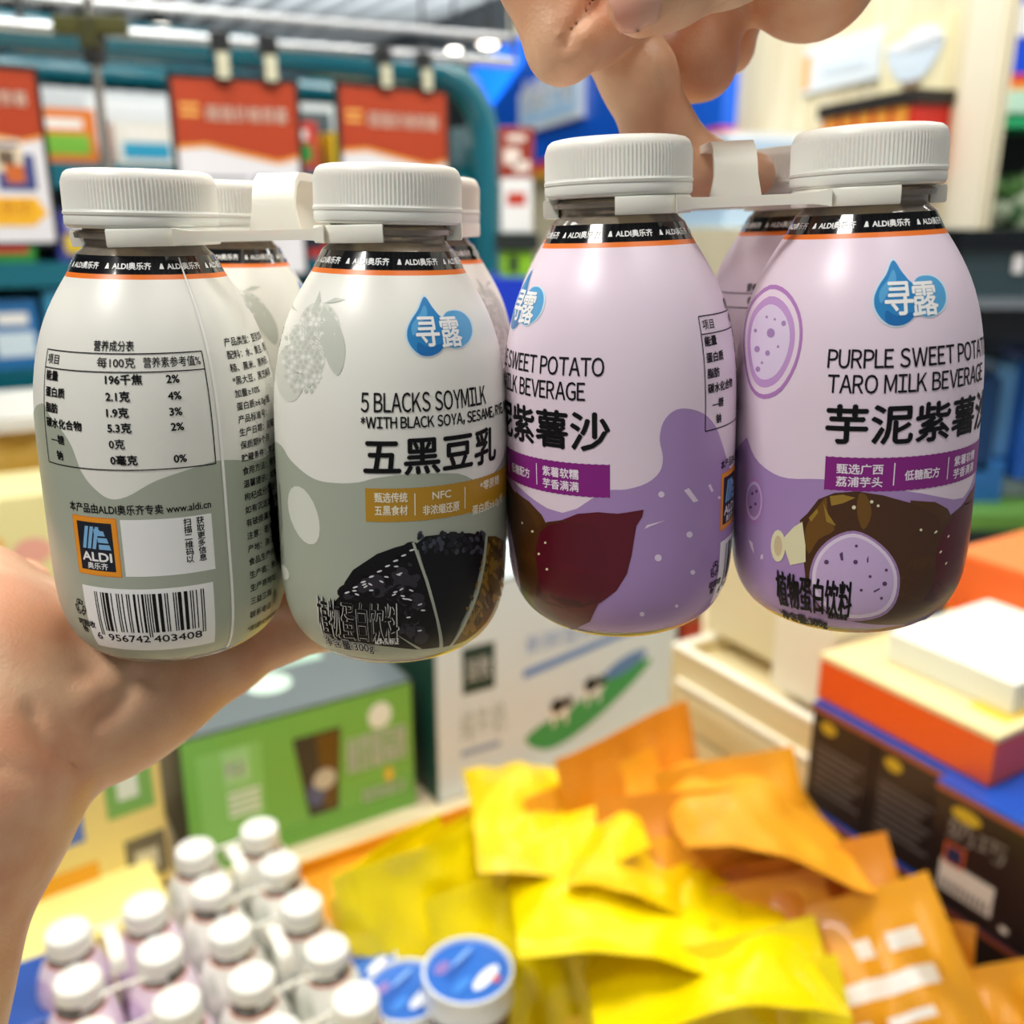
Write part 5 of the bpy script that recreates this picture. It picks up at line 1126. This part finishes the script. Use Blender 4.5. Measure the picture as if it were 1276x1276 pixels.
OL = [(780, 908, .79, .19, 26, 16, -4, 'orange pouch leaning on the milk carton', 0), (735, 962, .755, .16, 22, 24, -8, 'orange pouch in front of the milk carton', 0), (900, 945, .775, .15, 4, 26, -8, 'orange pouch beside the wooden crates', 0),
      (850, 985, .755, .18, 14, 30, 3, 'orange pouch in the middle of the orange heap', 0), (975, 1082, .758, .17, -8, -78, 8, 'orange pouch with a printed strip near the dark cartons', 1), (890, 1042, .735, .17, 12, 30, 6, 'orange pouch bordering the yellow pouches', 0),
      (1000, 1060, .735, .16, -6, 34, -16, 'orange pouch crossing in front of the dark cartons', 0), (930, 1100, .72, .15, 4, 30, -8, 'orange pouch with a shaded hollow beside the yellow ones', 0), (1050, 1118, .725, .15, -14, 36, -26, 'tilted orange pouch with white writing', 1), (1128, 1120, .71, .13, -50, 16, -10, 'orange pouch seen on edge beside the dark cartons', 1), (1222, 1204, .69, .14, -30, 32, -30, 'orange pouch at the corner below the dark cartons', 0)]
def lay(px, py, z, w_, ya, le, ro, m, lb, g, sd, pt):
    h_ = min(.21, max(.13, (z - TZ - .004) / math.cos(R(le))))
    pouch(px, py, z, w_, h_, ya, le, ro, m, lb, g, sd, printed=pt)
for k, (px, py, z, w_, ya, le, ro, lb) in enumerate(YL): lay(px, py, z, w_, ya, le, ro, YEL if k % 3 else YEL2, lb, gy, 20 + k, False)
for k, (px, py, z, w_, ya, le, ro, lb, pt) in enumerate(OL): lay(px, py, z, w_, ya, le, ro, ORA if k % 3 else ORA2, lb, go, 50 + k, bool(pt))
# orange cardboard tray under the pouches
t = thing('cardboard_tray', 'orange cardboard tray holding the pouches beside the green carton', 'tray'); M = frame(PZ(402, 1200, TZ), A2); M.translation.z = TZ + .0005; b = MB(); om = mat('#dc9a14', .5)
b.box((0, 0, 0), (.50, .14, .006), om, M); b.box((0, 0, 0), (.50, .005, .03), om, M); b.box((0, .135, 0), (.50, .14, .022), om, M); b.box((0, 0, 0), (.005, .14, .05), om, M); b.box((.495, 0, 0), (.50, .14, .03), om, M); b.build('tray_body', t)

# --- dark cartons with blue lids
ND = mat('#221a1c', .35); BLT = mat('#1450b4', .3, coat=.3); GR = mat('#6e6660', .5); YE = mat('#c8a82a', .4)
def dark_carton(M, W, D, H, label, patch=False):
    t = thing('dark_carton', label, 'box', M, 'dark cartons with blue lids'); b = MB(); b.box((0, 0, 0), (W, D, H), ND, None, .0015)
    print_poly(b, spline(disc(W * .28, H * .84, W * .13, H * .06, 8), 2), YE, y=-.0005)
    if not patch:
        for k in range(7): print_poly(b, rect(W * .12, H * (.62 - k * .07), W * (.88 - .07 * (k % 3)), H * (.645 - k * .07)), GR, y=-.0005)
    b.build('carton_body', t)
    if patch:
        q = MB(); print_text(q, '奶巧', W * .14, H * .62, H * .2, mat('#8e867e', .5), width=W * .5, y=-.0006); print_poly(q, rect(W * .12, H * .14, W * .60, H * .40), mat('#e6dccc', .4), y=-.0006); print_poly(q, rect(W * .14, H * .38, W * .32, H * .56), mat('#d8642a', .4), y=-.0007); print_poly(q, rect(W * .16, H * .40, W * .30, H * .54), mat('#1c2c50', .4), y=-.0009)
        for k in range(10): print_poly(q, rect(W * (.15 + k * .043), H * .16, W * (.17 + k * .043), H * .24), mat('#2a2420', .4), y=-.0008)
        print_poly(q, disc(W * .72, H * .12, W * .04, H * .03), mat('#e6dccc', .4), y=-.0006); q.build('printed_sticker', t)
    l_ = MB(); l_.box((-.001, -.001, H), (W + .001, D, H + .0035), BLT, None, .0008); l_.box((-.0012, -.0015, H - .005), (W + .0012, .0005, H - .0005), mat('#a8583a', .4)); l_.build('blue_lid', t); return t
# their frame: front faces look toward the pile
d0 = PZ(1015, 872, .813); hC = .1195; DM = frame((d0.x, d0.y, 0), B2)
wC = .080
for lev in (0, 1):
    for k in range(2): dark_carton(DM @ Matrix.Translation((k * (wC + .001), 0, TZ + lev * (hC + .004))), wC - .0005, .17, hC, ('upper' if lev else 'lower') + (' dark carton next to the wooden crates' if k == 0 else ' dark carton with a yellow emblem in the middle of its row'))
    dark_carton(DM @ Matrix.Translation((2 * (wC + .001), -.012 - .004 * lev, TZ + lev * (hC + .004))), .112, .19, hC, ('upper dark carton with a pale sticker under the orange box' if lev else 'lower dark carton below the one with the pale sticker'), lev == 1)
dark_carton(DM @ Matrix.Translation((2 * (wC + .001) + .118, -.008, TZ)), .10, .19, hC, 'lone dark carton at the table edge, nothing on it')
# flat orange box with a cream lid on them
zo = TZ + 2 * (hC + .0035) + .001; OB = frame((0, 0, 0), B2); q0 = PZ(1017, 866, zo + .003); OB.translation = Vector((q0.x, q0.y, zo))
t = thing('orange_box', 'flat orange gift box with a cream lid lying on the dark cartons', 'box', OB); b = MB(); b.box((0, 0, 0), (.200, .26, .046), mat('#ee5a1c', .35, coat=.2), None, .003); b.build('box_body', t)
b = MB(); b.box((-.0008, .0, .046), (.2008, .2605, .052), mat('#e9d8a0', .4), None, .001); b.add([(x_, y_, .0525) for x_, y_ in rect(.15, .03, .19, .1)], [(0, 1, 2, 3)], mat('#f6cf4a', .4)); b.build('lid', t)
b = MB(); b.box((.045, .045, .0525), (.185, .215, .085), mat('#eef0e2', .4), OB, .003); solo(b, 'white_box', 'small pale box lying on the cream lid of the orange box', 'box')
# further cartons behind
b = MB(); M = frame(PZ(1196, 756, .86), B2); b.box((-.02, 0, -.29), (.35, .2, -.012), mat('#f2c018', .4), M, .003); solo(b, 'yellow_stack_box', 'bright yellow carton behind the orange gift box', 'box')
b = MB(); b.box((-.03, .01, -.012), (.36, .22, .06), mat('#ee6a2a', .35, coat=.2), M, .004); b.box((-.028, .012, .06), (.358, .218, .0615), mat('#f28a4a', .4), M); solo(b, 'orange_carton', 'orange carton lying on the bright yellow carton', 'box')

# --- wooden crates stepping up behind the orange pouches
cw = wood('#d8c38a', '#ece0b4', 7, 0); ce = mat('#f6f0da', .45)
def crate(px, py, z, L_, D_, H_, label):
    M = frame(PZ(px, py, z), B2); M.translation.z = z - H_; t = thing('wooden_crate', label, 'crate', M, 'pale wooden crates'); b = MB(); s_ = .012
    b.box((0, 0, 0), (L_, s_, H_ * .47), cw); b.box((0, 0, H_ * .53), (L_, s_, H_ - .004), cw); b.box((0, D_ - s_, 0), (L_, D_, H_ - .004), cw); b.box((0, s_, 0), (s_, D_ - s_, H_ - .004), cw); b.box((L_ - s_, s_, 0), (L_, D_ - s_, H_ - .004), cw); b.box((s_, s_, 0), (L_ - s_, D_ - s_, .01), cw); b.box((s_, s_, H_ - .03), (L_ - s_, D_ - s_, H_ - .022), cw); b.build('boards', t)
    e = MB(); e.box((-.001, -.001, H_ - .004), (L_ + .001, s_ + .001, H_), ce); e.box((-.001, s_, H_ - .004), (s_ + .001, D_, H_), ce); e.build('pale_rim', t)
M = frame(PZ(842, 846, .735), B2); M.translation.z = TZ; t = thing('slatted_barrier', 'pale slatted wooden barrier right behind the orange pouches', 'barrier', M); b = MB()
for k in range(3): b.box((0, 0, .002 + k * .055), (.34, .009, .050 + k * .055), cw)
for x_ in (.0, .16, .32): b.box((x_, .008, .002), (x_ + .02, .013, .165), cw)
b.build('boards', t); b = MB(); b.box((-.001, -.001, .165), (.341, .014, .170), ce); b.build('pale_rim', t)
crate(838, 802, .776, .34, .20, .21, 'pale wooden crate standing behind the slatted barrier')
M = frame(PZ(950, 856, .778), B2); M.translation.z = .778; b = MB(); b.box((.0, .012, 0), (.085, .12, .17), mat('#f3ecd2', .45), M, .003); solo(b, 'cream_carton', 'cream carton standing on the rear wooden crate', 'box')
M = frame(PZ(846, 812, .78), B2); M.translation.z = .778; b = MB(); b.box((-.04, .08, 0), (.09, .20, .15), mat('#e6d8ae', .45), M, .003); solo(b, 'beige_carton', 'beige carton on the rear crate behind the cream carton', 'box')
bpy.context.view_layer.update()
